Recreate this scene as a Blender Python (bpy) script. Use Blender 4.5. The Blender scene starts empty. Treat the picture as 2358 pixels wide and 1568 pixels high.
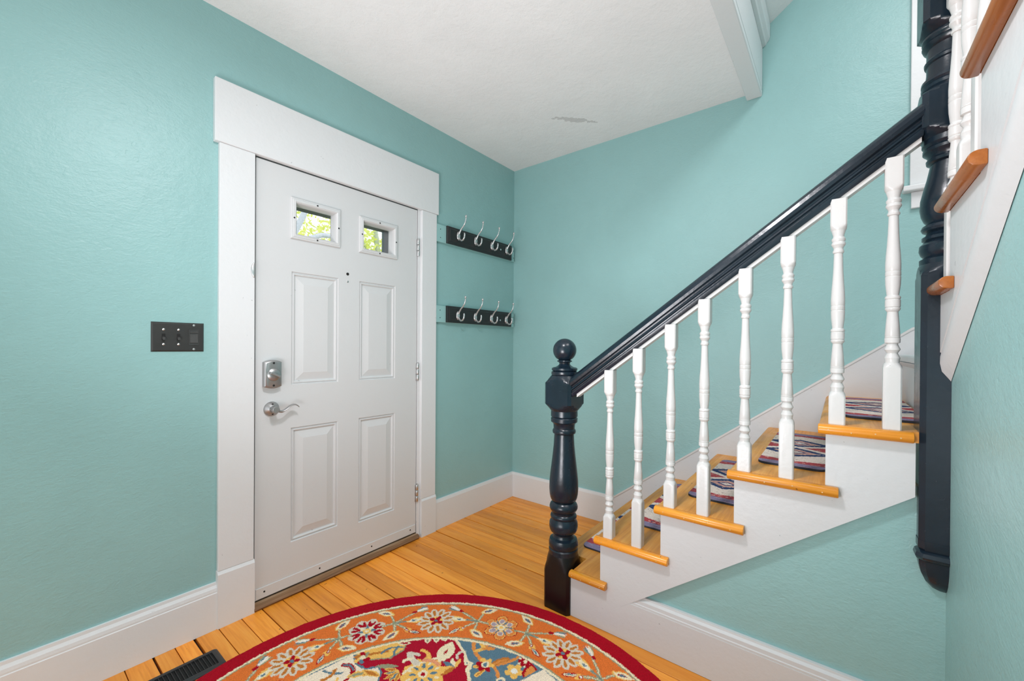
import bpy, bmesh, math, random
import numpy as np
from mathutils import Vector, Matrix

random.seed(7)
rng = np.random.default_rng(7)
SC = bpy.context.scene
COL = SC.collection
D = bpy.data
PI = math.pi

# ------------------------------------------------------------------ camera
F, CY = 952.2785, 804.0968
YAW, ROLL, PITCH = 0.6681, 0.0068, -0.0040
CAM = Vector((-2.6485, -2.0782, 1.2020))
fw = Vector((math.cos(YAW) * math.cos(PITCH), math.sin(YAW) * math.cos(PITCH), math.sin(PITCH)))
rt = Vector((math.sin(YAW), -math.cos(YAW), 0.0))
up = rt.cross(fw)
r2 = rt * math.cos(ROLL) + up * math.sin(ROLL)
u2 = up * math.cos(ROLL) - rt * math.sin(ROLL)
cd = D.cameras.new('camera')
cam = D.objects.new('camera', cd)
COL.objects.link(cam)
M4 = Matrix(((r2.x, u2.x, -fw.x, CAM.x), (r2.y, u2.y, -fw.y, CAM.y), (r2.z, u2.z, -fw.z, CAM.z), (0, 0, 0, 1)))
cam.matrix_world = M4
cd.sensor_width = 36
cd.lens = F / 2358 * 36
cd.shift_y = (CY - 784) / 2358
cd.clip_start = 0.02
SC.camera = cam

# ------------------------------------------------------------------ light
SC.view_settings.view_transform = 'Standard'
SC.view_settings.look = 'None'
SC.view_settings.gamma = 1
SC.view_settings.use_curve_mapping = False
SC.view_settings.exposure = 0.17
world = D.worlds.new('world')
SC.world = world
world.use_nodes = True
bg = world.node_tree.nodes['Background']
bg.inputs[0].default_value = (0.93, 0.97, 1.0, 1)
bg.inputs[1].default_value = 1.5


def area_light(name, loc, rot, sx, sy, power, color=(1, 1, 1), shape='RECTANGLE'):
    l = D.lights.new(name, 'AREA')
    l.shape = shape
    l.size = sx
    l.size_y = sy
    l.energy = power
    l.color = color
    o = D.objects.new(name, l)
    COL.objects.link(o)
    o.location = loc
    o.rotation_euler = rot
    return o



def aimed(o, tgt, spread):
    o.rotation_euler = (Vector(tgt) - o.location).to_track_quat('-Z', 'Y').to_euler()
    o.data.spread = math.radians(spread)


# the entry's ceiling lamp, plus two added fills: one in the stairwell, one aimed up at the ceiling
area_light('entry_lamp_light', (-2.14, -1.44, 2.50), (0, 0, 0), 0.24, 0.24, 20.5, (0.985, 0.970, 1.0), 'DISK')
area_light('stairwell_fill_light', (-1.5, -2.70, 3.4), (0, 0, 0), 1.3, 0.7, 27, (1, 0.97, 0.985))  # added fill with no fixture, brightens the stairwell
aimed(area_light('ceiling_fill_light', (-2.9, -1.35, 0.7), (0, 0, 0), 0.7, 0.7, 16, (0.965, 0.96, 1.0)), (-0.9, -1.15, 2.63), 125)  # added uplight, brightens the ceiling and the bounce from it


# ------------------------------------------------------------------ materials


class NT:
    def __init__(self, name):
        self.m = D.materials.new(name)
        self.m.use_nodes = True
        self.t = self.m.node_tree
        self.b = self.t.nodes['Principled BSDF']
        self.out = self.t.nodes['Material Output']

    def n(self, kind, **kw):
        x = self.t.nodes.new(kind)
        for k, v in kw.items():
            if k.startswith('i_'):
                x.inputs[k[2:].replace('_', ' ')].default_value = v
            elif k[0] == 'j' and k[1:].isdigit():
                x.inputs[int(k[1:])].default_value = v
            else:
                setattr(x, k, v)
        return x

    def l(self, a, b):
        self.t.links.new(a, b)

    def pos(self, scale=(1, 1, 1), rand=False):
        tc = self.n('ShaderNodeNewGeometry')
        mp = self.n('ShaderNodeMapping')
        mp.inputs['Scale'].default_value = scale
        self.l(tc.outputs['Position'], mp.inputs['Vector'])
        if rand:
            oi = self.n('ShaderNodeObjectInfo')
            ml = self.n('ShaderNodeMath', operation='MULTIPLY', j1=37.0)
            cb = self.n('ShaderNodeCombineXYZ')
            self.l(oi.outputs['Random'], ml.inputs[0])
            for k in range(3):
                self.l(ml.outputs[0], cb.inputs[k])
            self.l(cb.outputs[0], mp.inputs['Location'])
        return mp.outputs[0]

    def noise(self, vec, scale, detail=3, rough=0.5, dist=0.0):
        x = self.n('ShaderNodeTexNoise')
        x.inputs['Scale'].default_value = scale
        x.inputs['Detail'].default_value = detail
        x.inputs['Roughness'].default_value = rough
        x.inputs['Distortion'].default_value = dist
        self.l(vec, x.inputs['Vector'])
        return x.outputs['Fac']

    def ramp(self, fac, stops):
        r = self.n('ShaderNodeValToRGB')
        e = r.color_ramp.elements
        while len(e) < len(stops):
            e.new(0.5)
        for k, (p, c) in enumerate(stops):
            e[k].position = p
            e[k].color = (c[0], c[1], c[2], 1) if not isinstance(c, (int, float)) else (c, c, c, 1)
        self.l(fac, r.inputs[0])
        return r.outputs[0]

    def math(self, op, a, b=None):
        x = self.n('ShaderNodeMath', operation=op)
        for k, v in enumerate((a, b)):
            if v is None:
                continue
            if isinstance(v, (int, float)):
                x.inputs[k].default_value = v
            else:
                self.l(v, x.inputs[k])
        return x.outputs[0]

    def mix(self, fac, a, b, blend='MIX'):
        x = self.n('ShaderNodeMix', data_type='RGBA', blend_type=blend)
        if isinstance(fac, (int, float)):
            x.inputs[0].default_value = fac
        else:
            self.l(fac, x.inputs[0])
        for k, v in ((6, a), (7, b)):
            if isinstance(v, tuple):
                x.inputs[k].default_value = (v[0], v[1], v[2], 1)
            else:
                self.l(v, x.inputs[k])
        return x.outputs[2]

    def bump(self, h, strength=0.2, dist=0.01):
        x = self.n('ShaderNodeBump')
        x.inputs['Strength'].default_value = strength
        x.inputs['Distance'].default_value = dist
        self.l(h, x.inputs['Height'])
        self.l(x.outputs[0], self.b.inputs['Normal'])
        return x

    def base(self, c, rough=0.5, metal=0.0, spec=0.5):
        if isinstance(c, tuple):
            self.b.inputs['Base Color'].default_value = (c[0], c[1], c[2], 1)
        else:
            self.l(c, self.b.inputs['Base Color'])
        if isinstance(rough, (int, float)):
            self.b.inputs['Roughness'].default_value = rough
        else:
            self.l(rough, self.b.inputs['Roughness'])
        self.b.inputs['Metallic'].default_value = metal
        self.b.inputs['Specular IOR Level'].default_value = spec
        return self


def plaster(name, c, rough, big=0.35, fine=0.2, spec=0.5):
    m = NT(name)
    v = m.pos()
    n1 = m.noise(v, 11, 5, 0.55, 0.4)
    n2 = m.noise(v, 160, 3, 0.6)
    n3 = m.noise(m.pos((1, 1, 1.8)), 30, 3, 0.5, 0.8)
    dents = m.ramp(m.noise(v, 24, 2, 0.5, 1.2), [(0.30, 0.0), (0.36, 1.0)])
    n4 = m.noise(m.pos((0.7, 0.7, 1.6)), 75, 4, 0.6, 0.5)
    h = m.math('ADD', m.math('MULTIPLY', n1, big * 1.5), m.math('MULTIPLY', n2, fine * 0.55))
    h = m.math('ADD', h, m.math('MULTIPLY', n4, fine * 0.9))
    h = m.math('ADD', h, m.math('MULTIPLY', n3, big * 0.55))
    h = m.math('ADD', h, m.math('MULTIPLY', dents, 0.06))
    m.bump(h, 0.34, 0.014)
    vary = m.ramp(m.noise(v, 2.4, 4, 0.6), [(0.3, tuple(x * 0.965 for x in c)), (0.7, tuple(min(1, x * 1.03) for x in c))])
    m.base(vary, rough, 0, spec)
    return m


TEAL = (0.292, 0.508, 0.503)
M = {}
M['teal'] = plaster('teal_wall_paint', TEAL, 0.36, 0.35, 0.24).m


def ceiling_mat():
    m = plaster('ceiling_plaster', (0.86, 0.86, 0.865), 0.75, 0.5, 0.25, 0.3)
    old = m.b.inputs['Base Color'].links[0].from_socket
    # grey patch of bare filler, long and ragged
    g = m.n('ShaderNodeNewGeometry')
    s = m.n('ShaderNodeSeparateXYZ')
    m.l(g.outputs['Position'], s.inputs[0])
    # patch axis runs (0.22,-0.20) about (-0.37,-0.77)
    x = m.math('ADD', s.outputs[0], 0.37)
    y = m.math('ADD', s.outputs[1], 0.77)
    a = m.math('SUBTRACT', m.math('MULTIPLY', x, 0.74), m.math('MULTIPLY', y, 0.67))
    b = m.math('ADD', m.math('MULTIPLY', x, 0.67), m.math('MULTIPLY', y, 0.74))
    d = m.math('ADD', m.math('POWER', m.math('MULTIPLY', a, 1 / 0.15), 2.0), m.math('POWER', m.math('MULTIPLY', b, 1 / 0.022), 2.0))
    nn = m.noise(m.pos(), 26, 3, 0.6)
    d = m.math('ADD', d, m.math('MULTIPLY', m.math('SUBTRACT', nn, 0.5), 5.5))
    fac = m.math('LESS_THAN', d, 1.0)
    m.base(m.mix(fac, old, (0.64, 0.635, 0.635)), 0.75, 0, 0.3)
    return m.m


M['ceiling'] = ceiling_mat()


def painted(name, c, rough, bump=0.15, scale=60, stretch=(1, 1, 1)):
    m = NT(name)
    v = m.pos(stretch)
    h = m.math('ADD', m.noise(v, scale, 4, 0.55), m.math('MULTIPLY', m.noise(v, scale * 0.2, 3), 1.2))
    m.bump(h, bump, 0.004)
    chips = m.ramp(m.noise(m.pos(), 55, 2, 0.4, 0.3), [(0.212, tuple(x * 0.72 for x in c)), (0.228, c)])
    m.base(chips, rough)
    return m.m


M['trim'] = painted('white_trim_paint', (0.745, 0.755, 0.765), 0.38, 0.22, 45)
M['door'] = painted('white_door_paint', (0.665, 0.670, 0.675), 0.36, 0.10, 90)
M['stairwhite'] = painted('white_stair_paint', (0.65, 0.66, 0.67), 0.36, 0.25, 38)
M['baluster'] = painted('white_baluster_paint', (0.66, 0.655, 0.645), 0.30, 0.18, 50)


def navy():
    m = NT('navy_black_gloss_paint')
    v = m.pos()
    h = m.math('ADD', m.noise(v, 70, 4), m.math('MULTIPLY', m.noise(m.pos((1, 1, 0.15)), 60, 3), 0.6))
    m.bump(h, 0.10, 0.003)
    c = m.ramp(m.noise(v, 9, 3), [(0.3, (0.0055, 0.0125, 0.0205)), (0.7, (0.009, 0.0195, 0.032))])
    sc = m.ramp(m.noise(m.pos((6, 6, 1)), 16, 3, 0.6, 2.0), [(0.20, 1.0), (0.22, 0.0)])
    c = m.mix(m.math('MULTIPLY', sc, 0.12), c, (0.25, 0.26, 0.27))
    m.base(c, m.ramp(m.noise(v, 30, 3), [(0.3, 0.21), (0.7, 0.28)]), 0, 0.48)
    return m.m


M['navy'] = navy()


def wood(name, cols, grain_axis, rough=0.32, scale=1.0, knots=0.3, dusty=0.0):
    m = NT(name)
    st = {'x': (1.6, 34, 34), 'y': (34, 1.6, 34), 'z': (34, 34, 1.6)}[grain_axis]
    st2 = {'x': (0.35, 6, 6), 'y': (6, 0.35, 6), 'z': (6, 6, 0.35)}[grain_axis]
    v = m.pos(tuple(s * scale for s in st), True)
    g1 = m.noise(v, 2.4, 5, 0.62, 0.6)
    w = m.n('ShaderNodeTexWave', wave_type='BANDS', bands_direction='DIAGONAL')
    w.inputs['Scale'].default_value = 1.1
    w.inputs['Distortion'].default_value = 9.0
    w.inputs['Detail'].default_value = 3
    w.inputs['Detail Scale'].default_value = 1.2
    m.l(m.pos(tuple(s * scale for s in st2), True), w.inputs['Vector'])
    fac = m.math('ADD', m.math('MULTIPLY', g1, 0.86), m.math('MULTIPLY', w.outputs['Fac'], 0.14))
    c = m.ramp(fac, [(0.25, cols[0]), (0.52, cols[1]), (0.78, cols[2])])
    oi = m.n('ShaderNodeObjectInfo')
    tone = m.ramp(oi.outputs['Random'], [(0.0, (0.80, 0.77, 0.72)), (0.5, (1, 1, 1)), (1.0, (1.16, 1.12, 1.02))])
    c = m.mix(1.0, c, tone, 'MULTIPLY')
    specks = m.ramp(m.noise(m.pos((1, 1, 1), True), 48, 2, 0.5), [(0.235, 1.0), (0.255, 0.0)])
    c = m.mix(m.math('MULTIPLY', specks, 0.75), c, (0.07, 0.03, 0.012))
    lights = m.ramp(m.noise(m.pos({'x': (1, 9, 9), 'y': (9, 1, 9), 'z': (9, 9, 1)}[grain_axis]), 9, 4, 0.7), [(0.71, 0.0), (0.76, 1.0)])
    c = m.mix(m.math('MULTIPLY', lights, 0.35), c, (0.85, 0.66, 0.42))
    m.base(c, m.ramp(m.noise(m.pos(), 14, 3), [(0.3, rough - 0.06), (0.7, rough + 0.12)]), 0, 0.5)
    h = m.math('ADD', m.math('MULTIPLY', g1, 0.5), m.noise(m.pos(), 10, 2))
    m.bump(h, 0.10, 0.004)
    return m.m


M['floor'] = wood('pine_floor_varnish', ((0.68, 0.215, 0.018), (0.87, 0.315, 0.032), (0.96, 0.41, 0.062)), 'y', 0.33)
M['tread'] = wood('pine_tread_varnish', ((0.58, 0.205, 0.024), (0.80, 0.335, 0.050), (0.90, 0.45, 0.10)), 'x', 0.36)
M['nosing'] = wood('amber_nosing_varnish', ((0.55, 0.19, 0.012), (0.75, 0.29, 0.022), (0.84, 0.38, 0.04)), 'y', 0.26)
M['nosing2'] = wood('red_amber_nosing_varnish', ((0.27, 0.075, 0.010), (0.38, 0.115, 0.016), (0.47, 0.165, 0.03)), 'x', 0.24)
M['sill'] = wood('worn_sill_wood', ((0.09, 0.045, 0.02), (0.24, 0.13, 0.065), (0.42, 0.31, 0.22)), 'x', 0.6, 1.0)
M['subfloor'] = NT('dark_joint_dirt').base((0.02, 0.012, 0.008), 0.9).m


def metal(name, c, rough, metallic=1.0):
    m = NT(name)
    r = m.ramp(m.noise(m.pos((1, 1, 1)), 120, 3), [(0.3, rough - 0.05), (0.7, rough + 0.08)])
    m.base(c, r, metallic)
    return m.m


M['steel'] = metal('satin_nickel', (0.40, 0.40, 0.40), 0.34, 0.8)
M['chrome'] = metal('brushed_hook_nickel', (0.60, 0.60, 0.60), 0.27, 0.75)
M['hinge'] = metal('paint_flecked_hinge_steel', (0.60, 0.60, 0.60), 0.38)


def simple(name, c, rough, spec=0.5, bump=0.0):
    m = NT(name)
    v = m.noise(m.pos(), 40, 3)
    m.base(m.ramp(v, [(0.3, tuple(x * 0.9 for x in c)), (0.7, tuple(min(1, x * 1.1) for x in c))]), rough, 0, spec)
    if bump:
        m.bump(m.noise(m.pos(), 90, 3), bump, 0.003)
    return m.m


M['plug'] = simple('tan_wood_plug', (0.72, 0.46, 0.20), 0.4)
M['newelbase'] = simple('brown_black_gloss_paint', (0.0065, 0.0055, 0.006), 0.30, 0.4)
M['rack'] = simple('black_rack_lacquer', (0.016, 0.015, 0.016), 0.32, 0.5, 0.1)
M['tealboard'] = painted('teal_board_paint', tuple(x * 1.08 for x in TEAL), 0.4, 0.15, 50)
M['switchplate'] = simple('dark_bronze_plate', (0.030, 0.029, 0.028), 0.42, 0.5)
M['switchblack'] = simple('black_switch_plastic', (0.060, 0.059, 0.058), 0.28)
M['screw'] = metal('bright_screw', (0.85, 0.85, 0.85), 0.3)
M['hole'] = simple('dark_hole', (0.008, 0.008, 0.008), 0.8)
M['register'] = simple('black_register_enamel', (0.022, 0.022, 0.024), 0.42)
M['rubber'] = simple('door_sweep_rubber', (0.02, 0.03, 0.035), 0.6)
M['porch'] = simple('dark_porch_paint', (0.018, 0.032, 0.045), 0.5)
M['bark'] = simple('grey_bark', (0.56, 0.60, 0.64), 0.9, 0.2, 0.6)
M['ground'] = simple('lawn_ground', (0.16, 0.22, 0.08), 0.95)


def leaf():
    m = NT('sunlit_leaf')
    oi = m.noise(m.pos(), 3.0, 2)
    m.base(m.ramp(oi, [(0.35, (0.62, 0.72, 0.16)), (0.65, (0.92, 0.90, 0.36))]), 0.5)
    m.b.inputs['Subsurface Weight'].default_value = 0.0
    tr = m.n('ShaderNodeBsdfTranslucent')
    tr.inputs[0].default_value = (0.85, 0.9, 0.2, 1)
    mx = m.n('ShaderNodeMixShader')
    mx.inputs[0].default_value = 0.5
    m.l(m.b.outputs[0], mx.inputs[1])
    m.l(tr.outputs[0], mx.inputs[2])
    m.l(mx.outputs[0], m.out.inputs[0])
    return m.m


M['leaf'] = leaf()


def glass():
    m = NT('thin_window_glass')
    t = m.n('ShaderNodeBsdfTransparent')
    g = m.n('ShaderNodeBsdfGlossy')
    g.inputs['Roughness'].default_value = 0.02
    fr = m.n('ShaderNodeFresnel')
    fr.inputs[0].default_value = 1.45
    mx = m.n('ShaderNodeMixShader')
    m.l(fr.outputs[0], mx.inputs[0])
    m.l(t.outputs[0], mx.inputs[1])
    m.l(g.outputs[0], mx.inputs[2])
    m.l(mx.outputs[0], m.out.inputs[0])
    return m.m


M['glass'] = glass()


def woven(name, bumps, scale, rough=0.95):
    m = NT(name)
    a = m.n('ShaderNodeAttribute', attribute_name='Col')
    v = m.pos()
    n = m.noise(v, scale, 2, 0.7)
    tint = m.ramp(n, [(0.3, (0.82, 0.82, 0.82)), (0.7, (1.30, 1.30, 1.30))])
    m.base(m.mix(1.0, a.outputs['Color'], tint, 'MULTIPLY'), rough, 0, 0.1)
    m.b.inputs['Sheen Weight'].default_value = 0.02
    m.bump(n, bumps, 0.004)
    return m.m


M['rug'] = woven('wool_rug_pile', 0.6, 420)
M['mat'] = woven('printed_mat_weave', 0.25, 500, 0.8)
M['matedge'] = simple('black_rubber_mat_edge', (0.012, 0.013, 0.02), 0.7)

# ------------------------------------------------------------------ mesh helpers


class MB:
    def __init__(self):
        self.v = []
        self.f = []

    def add(self, vs, fs):
        o = len(self.v)
        self.v += [tuple(p) for p in vs]
        self.f += [tuple(i + o for i in f) for f in fs]
        return self

    def box(self, x0, x1, y0, y1, z0, z1):
        x0, x1 = sorted((x0, x1)); y0, y1 = sorted((y0, y1)); z0, z1 = sorted((z0, z1))
        return self.add([(x0, y0, z0), (x1, y0, z0), (x1, y1, z0), (x0, y1, z0), (x0, y0, z1), (x1, y0, z1), (x1, y1, z1), (x0, y1, z1)],
                        [(0, 3, 2, 1), (4, 5, 6, 7), (0, 1, 5, 4), (1, 2, 6, 5), (2, 3, 7, 6), (3, 0, 4, 7)])

    def prism(self, poly, axis, a0, a1):
        """poly: 2D points on the two other axes (in xyz order), extruded along axis"""
        n = len(poly)

        def P(p, a):
            return {'x': (a, p[0], p[1]), 'y': (p[0], a, p[1]), 'z': (p[0], p[1], a)}[axis]
        vs = [P(p, a0) for p in poly] + [P(p, a1) for p in poly]
        fs = [tuple(range(n)), tuple(range(2 * n - 1, n - 1, -1))]
        fs += [(i, (i + 1) % n, n + (i + 1) % n, n + i) for i in range(n)]
        return self.add(vs, fs)

    def loft(self, rings, cap=True, closed=True):
        n = len(rings[0])
        vs = [p for r in rings for p in r]
        fs = []
        for k in range(len(rings) - 1):
            for i in range(n if closed else n - 1):
                j = (i + 1) % n
                fs.append((k * n + i, k * n + j, (k + 1) * n + j, (k + 1) * n + i))
        if cap:
            fs.append(tuple(range(n - 1, -1, -1)))
            fs.append(tuple((len(rings) - 1) * n + i for i in range(n)))
        return self.add(vs, fs)

    def lathe(self, prof, c=(0, 0, 0), n=24, axis='z'):
        """prof: (radius, height)"""
        rings = []
        for r, h in prof:
            ring = []
            for i in range(n):
                a = 2 * PI * i / n
                p = (r * math.cos(a), r * math.sin(a), h)
                if axis == 'y':      # heights along -y
                    p = (p[0], -p[2], p[1])
                elif axis == 'x':
                    p = (p[2], p[0], p[1])
                ring.append((c[0] + p[0], c[1] + p[1], c[2] + p[2]))
            rings.append(ring)
        return self.loft(rings)

    def tube(self, pts, rad, n=10):
        pts = [Vector(p) for p in pts]
        rad = rad if isinstance(rad, (list, tuple)) else [rad] * len(pts)
        rings = []
        ref = Vector((0.0, 0.0, 1.0))
        for k, p in enumerate(pts):
            t = (pts[min(k + 1, len(pts) - 1)] - pts[max(k - 1, 0)]).normalized()
            if k == 0 and abs(t.dot(ref)) > 0.95:
                ref = Vector((1.0, 0.0, 0.0))
            a = (ref - t * ref.dot(t)).normalized()
            ref = a
            b = t.cross(a)
            rings.append([tuple(p + (a * math.cos(2 * PI * i / n) + b * math.sin(2 * PI * i / n)) * rad[k]) for i in range(n)])
        return self.loft(rings)

    def mesh(self, name, mat, origin=(0, 0, 0), bevel=0.0, segs=1, smooth=None, fix=True):
        me = D.meshes.new(name)
        me.from_pydata([(x - origin[0], y - origin[1], z - origin[2]) for x, y, z in self.v], [], self.f)
        if fix or bevel:
            bm = bmesh.new()
            bm.from_mesh(me)
            bmesh.ops.recalc_face_normals(bm, faces=bm.faces)
            if bevel:
                es = [e for e in bm.edges if len(e.link_faces) == 2 and e.calc_face_angle(0) > 0.5]
                bmesh.ops.bevel(bm, geom=es, offset=bevel, segments=segs, affect='EDGES', profile=0.5, clamp_overlap=True)
            bm.to_mesh(me)
            bm.free()
        if smooth:
            me.polygons.foreach_set('use_smooth', [True] * len(me.polygons))
            me.set_sharp_from_angle(angle=math.radians(smooth))
        if mat is not None:
            me.materials.append(M[mat] if isinstance(mat, str) else mat)
        return me


ROOT = {}


def wpos(o):
    return ROOT.get(o.name, (0, 0, 0))


def link(name, me, parent=None, loc=(0, 0, 0), rot=(0, 0, 0), world=None):
    o = D.objects.new(name, me)
    COL.objects.link(o)
    o.location = loc
    o.rotation_euler = rot
    if parent is not None:
        o.parent = parent
        b = wpos(parent)
        ROOT[o.name] = (b[0] + loc[0], b[1] + loc[1], b[2] + loc[2])
    else:
        ROOT[o.name] = tuple(loc)
    return o


def part(name, mb, mat, parent, **kw):
    return link(name, mb.mesh(name, mat, wpos(parent), **kw), parent)


def tag(o, label=None, cat=None, group=None, kind=None):
    if label: o['label'] = label
    if cat: o['category'] = cat
    if group: o['group'] = group
    if kind: o['kind'] = kind
    return o


def thing(name, label, cat, loc=(0, 0, 0), group=None):
    return tag(link(name, None, None, loc), label, cat, group)


def single(name, mb, mat, label, cat, loc, **kw):
    return tag(link(name, mb.mesh(name, mat, loc, **kw), None, loc), label, cat)


def struct(name, mb, mat, label=None, parent=None, loc=(0, 0, 0), **kw):
    o = link(name, mb.mesh(name, mat, wpos(parent) if parent else loc, **kw), parent, loc if not parent else (0, 0, 0))
    if not parent:
        tag(o, label, name.split('_')[0].split('.')[0], None, 'structure')
    return o


def struct_root(name, label, loc=(0, 0, 0), cat=None):
    return tag(link(name, None, None, loc), label, cat or name.split('_')[0], None, 'structure')


# ------------------------------------------------------------------ dimensions
H = 2.6325
XW = -4.5            # the far open end of the hall, behind the camera
YR = -2.318          # right wall plane (under the upper flight)
DXL, DXR = -1.8962, -0.9822
DZB, DZT = 0.037, 2.0576

# ------------------------------------------------------------------ walls, ceiling
w = MB()
OL, OR, OT = DXL - 0.012, DXR + 0.012, DZT + 0.014
w.box(XW, OL, 0, 0.16, 0, H + 0.1).box(OR, 0.16, 0, 0.16, 0, H + 0.1).box(OL, OR, 0, 0.16, OT, H + 0.1)
struct('wall_left', w, 'teal', 'teal plaster wall that holds the white entry door')

w = MB()   # back wall with the stair window
WY0, WY1, WZ0, WZ1 = -3.02, -2.44, 1.975, 3.35
w.box(0, 0.16, WY1, 0, 0, 5.0).box(0, 0.16, -3.46, WY0, 0, 5.0).box(0, 0.16, WY0, WY1, 0, WZ0).box(0, 0.16, WY0, WY1, WZ1, 5.0)
struct('wall_back', w, 'teal', 'teal plaster wall behind the lower stair flight')

w = MB()   # under the lower flight
w.prism([(-1.30, 0.0), (YR, 0.0), (YR, 0.86), (-1.30, 0.10)], 'x', -1.0, -0.95)
struct('wall_under', w, 'teal', 'teal triangular wall below the white stringer of the lower flight')

w = MB()   # right wall under the upper flight
w.prism([(-1.0, 0.0), (-1.0, 1.18), (-3.05, 2.69), (-3.9, H + 0.1), (-3.9, 0.0)], 'y', YR, YR - 0.05)
w.box(XW, -3.9, YR, YR - 0.05, 0, H + 0.1)
struct('wall_right', w, 'teal', 'teal wall at the right below the upper flight')

w = MB()
w.box(-3.9, 0.16, -3.46, -3.30, 0, 5.0)
struct('wall_far', w, 'teal', 'teal stairwell wall on the far side of the upper flight')
w = MB()
w.box(-3.95, -3.85, -3.30, -1.74, H + 0.1, 5.0)
struct('wall_end', w, 'teal', 'teal wall at the head of the stairwell')

w = MB()
w.box(XW, 0.0, -1.70, 0, H, H + 0.1).box(XW, -3.3, YR, -1.70, H, H + 0.1)
struct('ceiling', w, 'ceiling', 'white rough plaster ceiling over the entry with a grey filler patch')

w = MB()   # sloping plaster over the stairwell
w.prism([(-1.745, 2.965), (-3.34, 4.10), (-3.34, 4.16), (-1.745, 3.03)], 'x', -3.9, 0.0)
struct('ceiling.001', w, 'ceiling', 'white sloping plaster ceiling over the stairwell')

# beam along the stairwell edge
t = struct_root('trim_2', 'white boxed beam edging the stairwell opening in the ceiling', (0, -1.70, H))
part('bottom_board', MB().box(-3.3, -0.002, -1.737, -1.662, 2.598, 2.6325), 'trim', t, bevel=0.004)
part('fascia_board', MB().box(-3.3, -0.002, -1.737, -1.700, 2.634, 2.93), 'trim', t, bevel=0.003)
pr = [(-1.7375, 2.865), (-1.752, 2.872), (-1.757, 2.882), (-1.768, 2.895), (-1.772, 2.91), (-1.772, 2.975), (-1.7375, 2.975)]
part('crown_moulding', MB().prism(pr, 'x', -3.3, -0.002), 'trim', t)

# ------------------------------------------------------------------ floor and its planks
fl = struct('floor', MB().box(XW, 0, YR, 0.10, -0.06, -0.016), 'subfloor', 'orange varnished pine plank floor of the entry')
bounds = [0.0, -0.09, -0.19, -0.292, -0.382, -0.474, -0.565, -0.652, -0.742, -0.832, -0.919, -1.006, -1.094, -1.182, -1.268, -1.352, -1.441, -1.526, -1.611,
          -1.692, -1.782, -1.871, -1.955, -2.040, -2.123, -2.187, -2.253, -2.335]
GAP = {-0.292: 0.0038, -0.565: 0.0036, -0.832: 0.0042, -1.182: 0.0034, -1.441: 0.0036, -1.692: 0.003, -2.123: 0.005, -1.871: 0.0024, -2.253: 0.0036}
while bounds[-1] > XW + 0.05:
    bounds.append(bounds[-1] - random.uniform(0.075, 0.095))
for a, b in zip(bounds[:-1], bounds[1:]):
    ga = GAP.get(a, 0.0013)
    gb = GAP.get(b, 0.0013)
    x1, x0 = a - ga, b + gb
    z = random.uniform(-0.0006, 0.0)
    c = 0.0012
    ring = [(x0, -0.018), (x0, z - c), (x0 + c, z), (x1 - c, z), (x1, z - c), (x1, -0.018)]
    part('floor_plank', MB().prism(ring, 'y', YR + 0.002, -0.002), 'floor', fl)

# ------------------------------------------------------------------ baseboards


def baseboard_profile(t, h):
    return [(0, 0), (t, 0), (t, h - 0.042), (t - 0.002, h - 0.039), (t - 0.002, h - 0.033), (t - 0.004, h - 0.022), (t - 0.010, h - 0.011), (t - 0.011, h), (0, h)]


b = MB()
b.prism([(-p[0], p[1]) for p in baseboard_profile(0.020, 0.196)], 'x', XW, -2.0445)
struct('baseboard_left', b, 'trim', 'white moulded baseboard left of the entry door')
b = MB()
b.prism([(-p[0], p[1]) for p in [(0, 0), (.018, 0), (.018, .178), (.013, .196), (0, .196)]], 'x', -0.8385, 0.0)
struct('baseboard_corner', b, 'trim', 'white baseboard between the door casing and the room corner')
b = MB()
b.prism([(-p[0], p[1]) for p in [(0, 0), (.018, 0), (.018, .178), (.013, .196), (0, .196)]], 'y', -0.86, -0.013)
struct('baseboard_back', b, 'trim', 'short white baseboard on the back wall before the stairs')
b = MB()
b.prism([(-1.2049, 0.001), (-2.316, 0.001), (-2.316, 0.160), (-1.417, 0.160)], 'x', -1.025, -1.0005)
pr = [(-1.0005, 0.160), (-1.0235, 0.160), (-1.0235, 0.168), (-1.0215, 0.171), (-1.0205, 0.184), (-1.014, 0.192), (-1.0125, 0.199), (-1.0005, 0.199)]
b.loft([[(x, -1.2048 - (z - 0.001) * 1.3333, z) for x, z in pr], [(x, -2.316, z) for x, z in pr]])
struct('baseboard_stairs', b, 'stairwhite', 'white moulded baseboard under the stair wall', smooth=20)

# ------------------------------------------------------------------ door casing (trim_1)
cs = struct_root('trim_1', 'white flat casing with a tall header round the entry door', (-1.44, 0, 0))
part('header_board', MB().box(-2.0611, -0.8265, -0.026, 0, 2.0635, 2.3304), 'trim', cs, bevel=0.002)
part('side_casing', MB().box(-2.043, -1.907, -0.021, 0, 0.2425, 2.063), 'trim', cs, bevel=0.0015)
part('side_casing', MB().box(-0.958, -0.8395, -0.021, 0, 0.2425, 2.063), 'trim', cs, bevel=0.0015)
for x0, x1 in ((-2.0455, -1.904), (-0.955, -0.837)):
    part('plinth_block', MB().prism([(0, 0), (-0.026, 0), (-0.026, 0.228), (-0.019, 0.242), (0, 0.242)], 'x', x0, x1), 'trim', cs)
j = MB()
j.box(OL, OL + 0.002, -0.004, 0.14, 0.0, OT).box(OR - 0.002, OR, -0.004, 0.14, 0, OT).box(OL, OR, -0.004, 0.14, OT - 0.002, OT)
j.box(DXR + 0.003, -0.957, -0.006, 0.0, 0.0, OT)
j.box(OL, OL + 0.02, 0.05, 0.14, 0.0, OT).box(OR - 0.02, OR, 0.05, 0.14, 0, OT).box(OL, OR, 0.05, 0.14, OT - 0.02, OT)
part('door_jamb', j, 'trim', cs)
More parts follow.
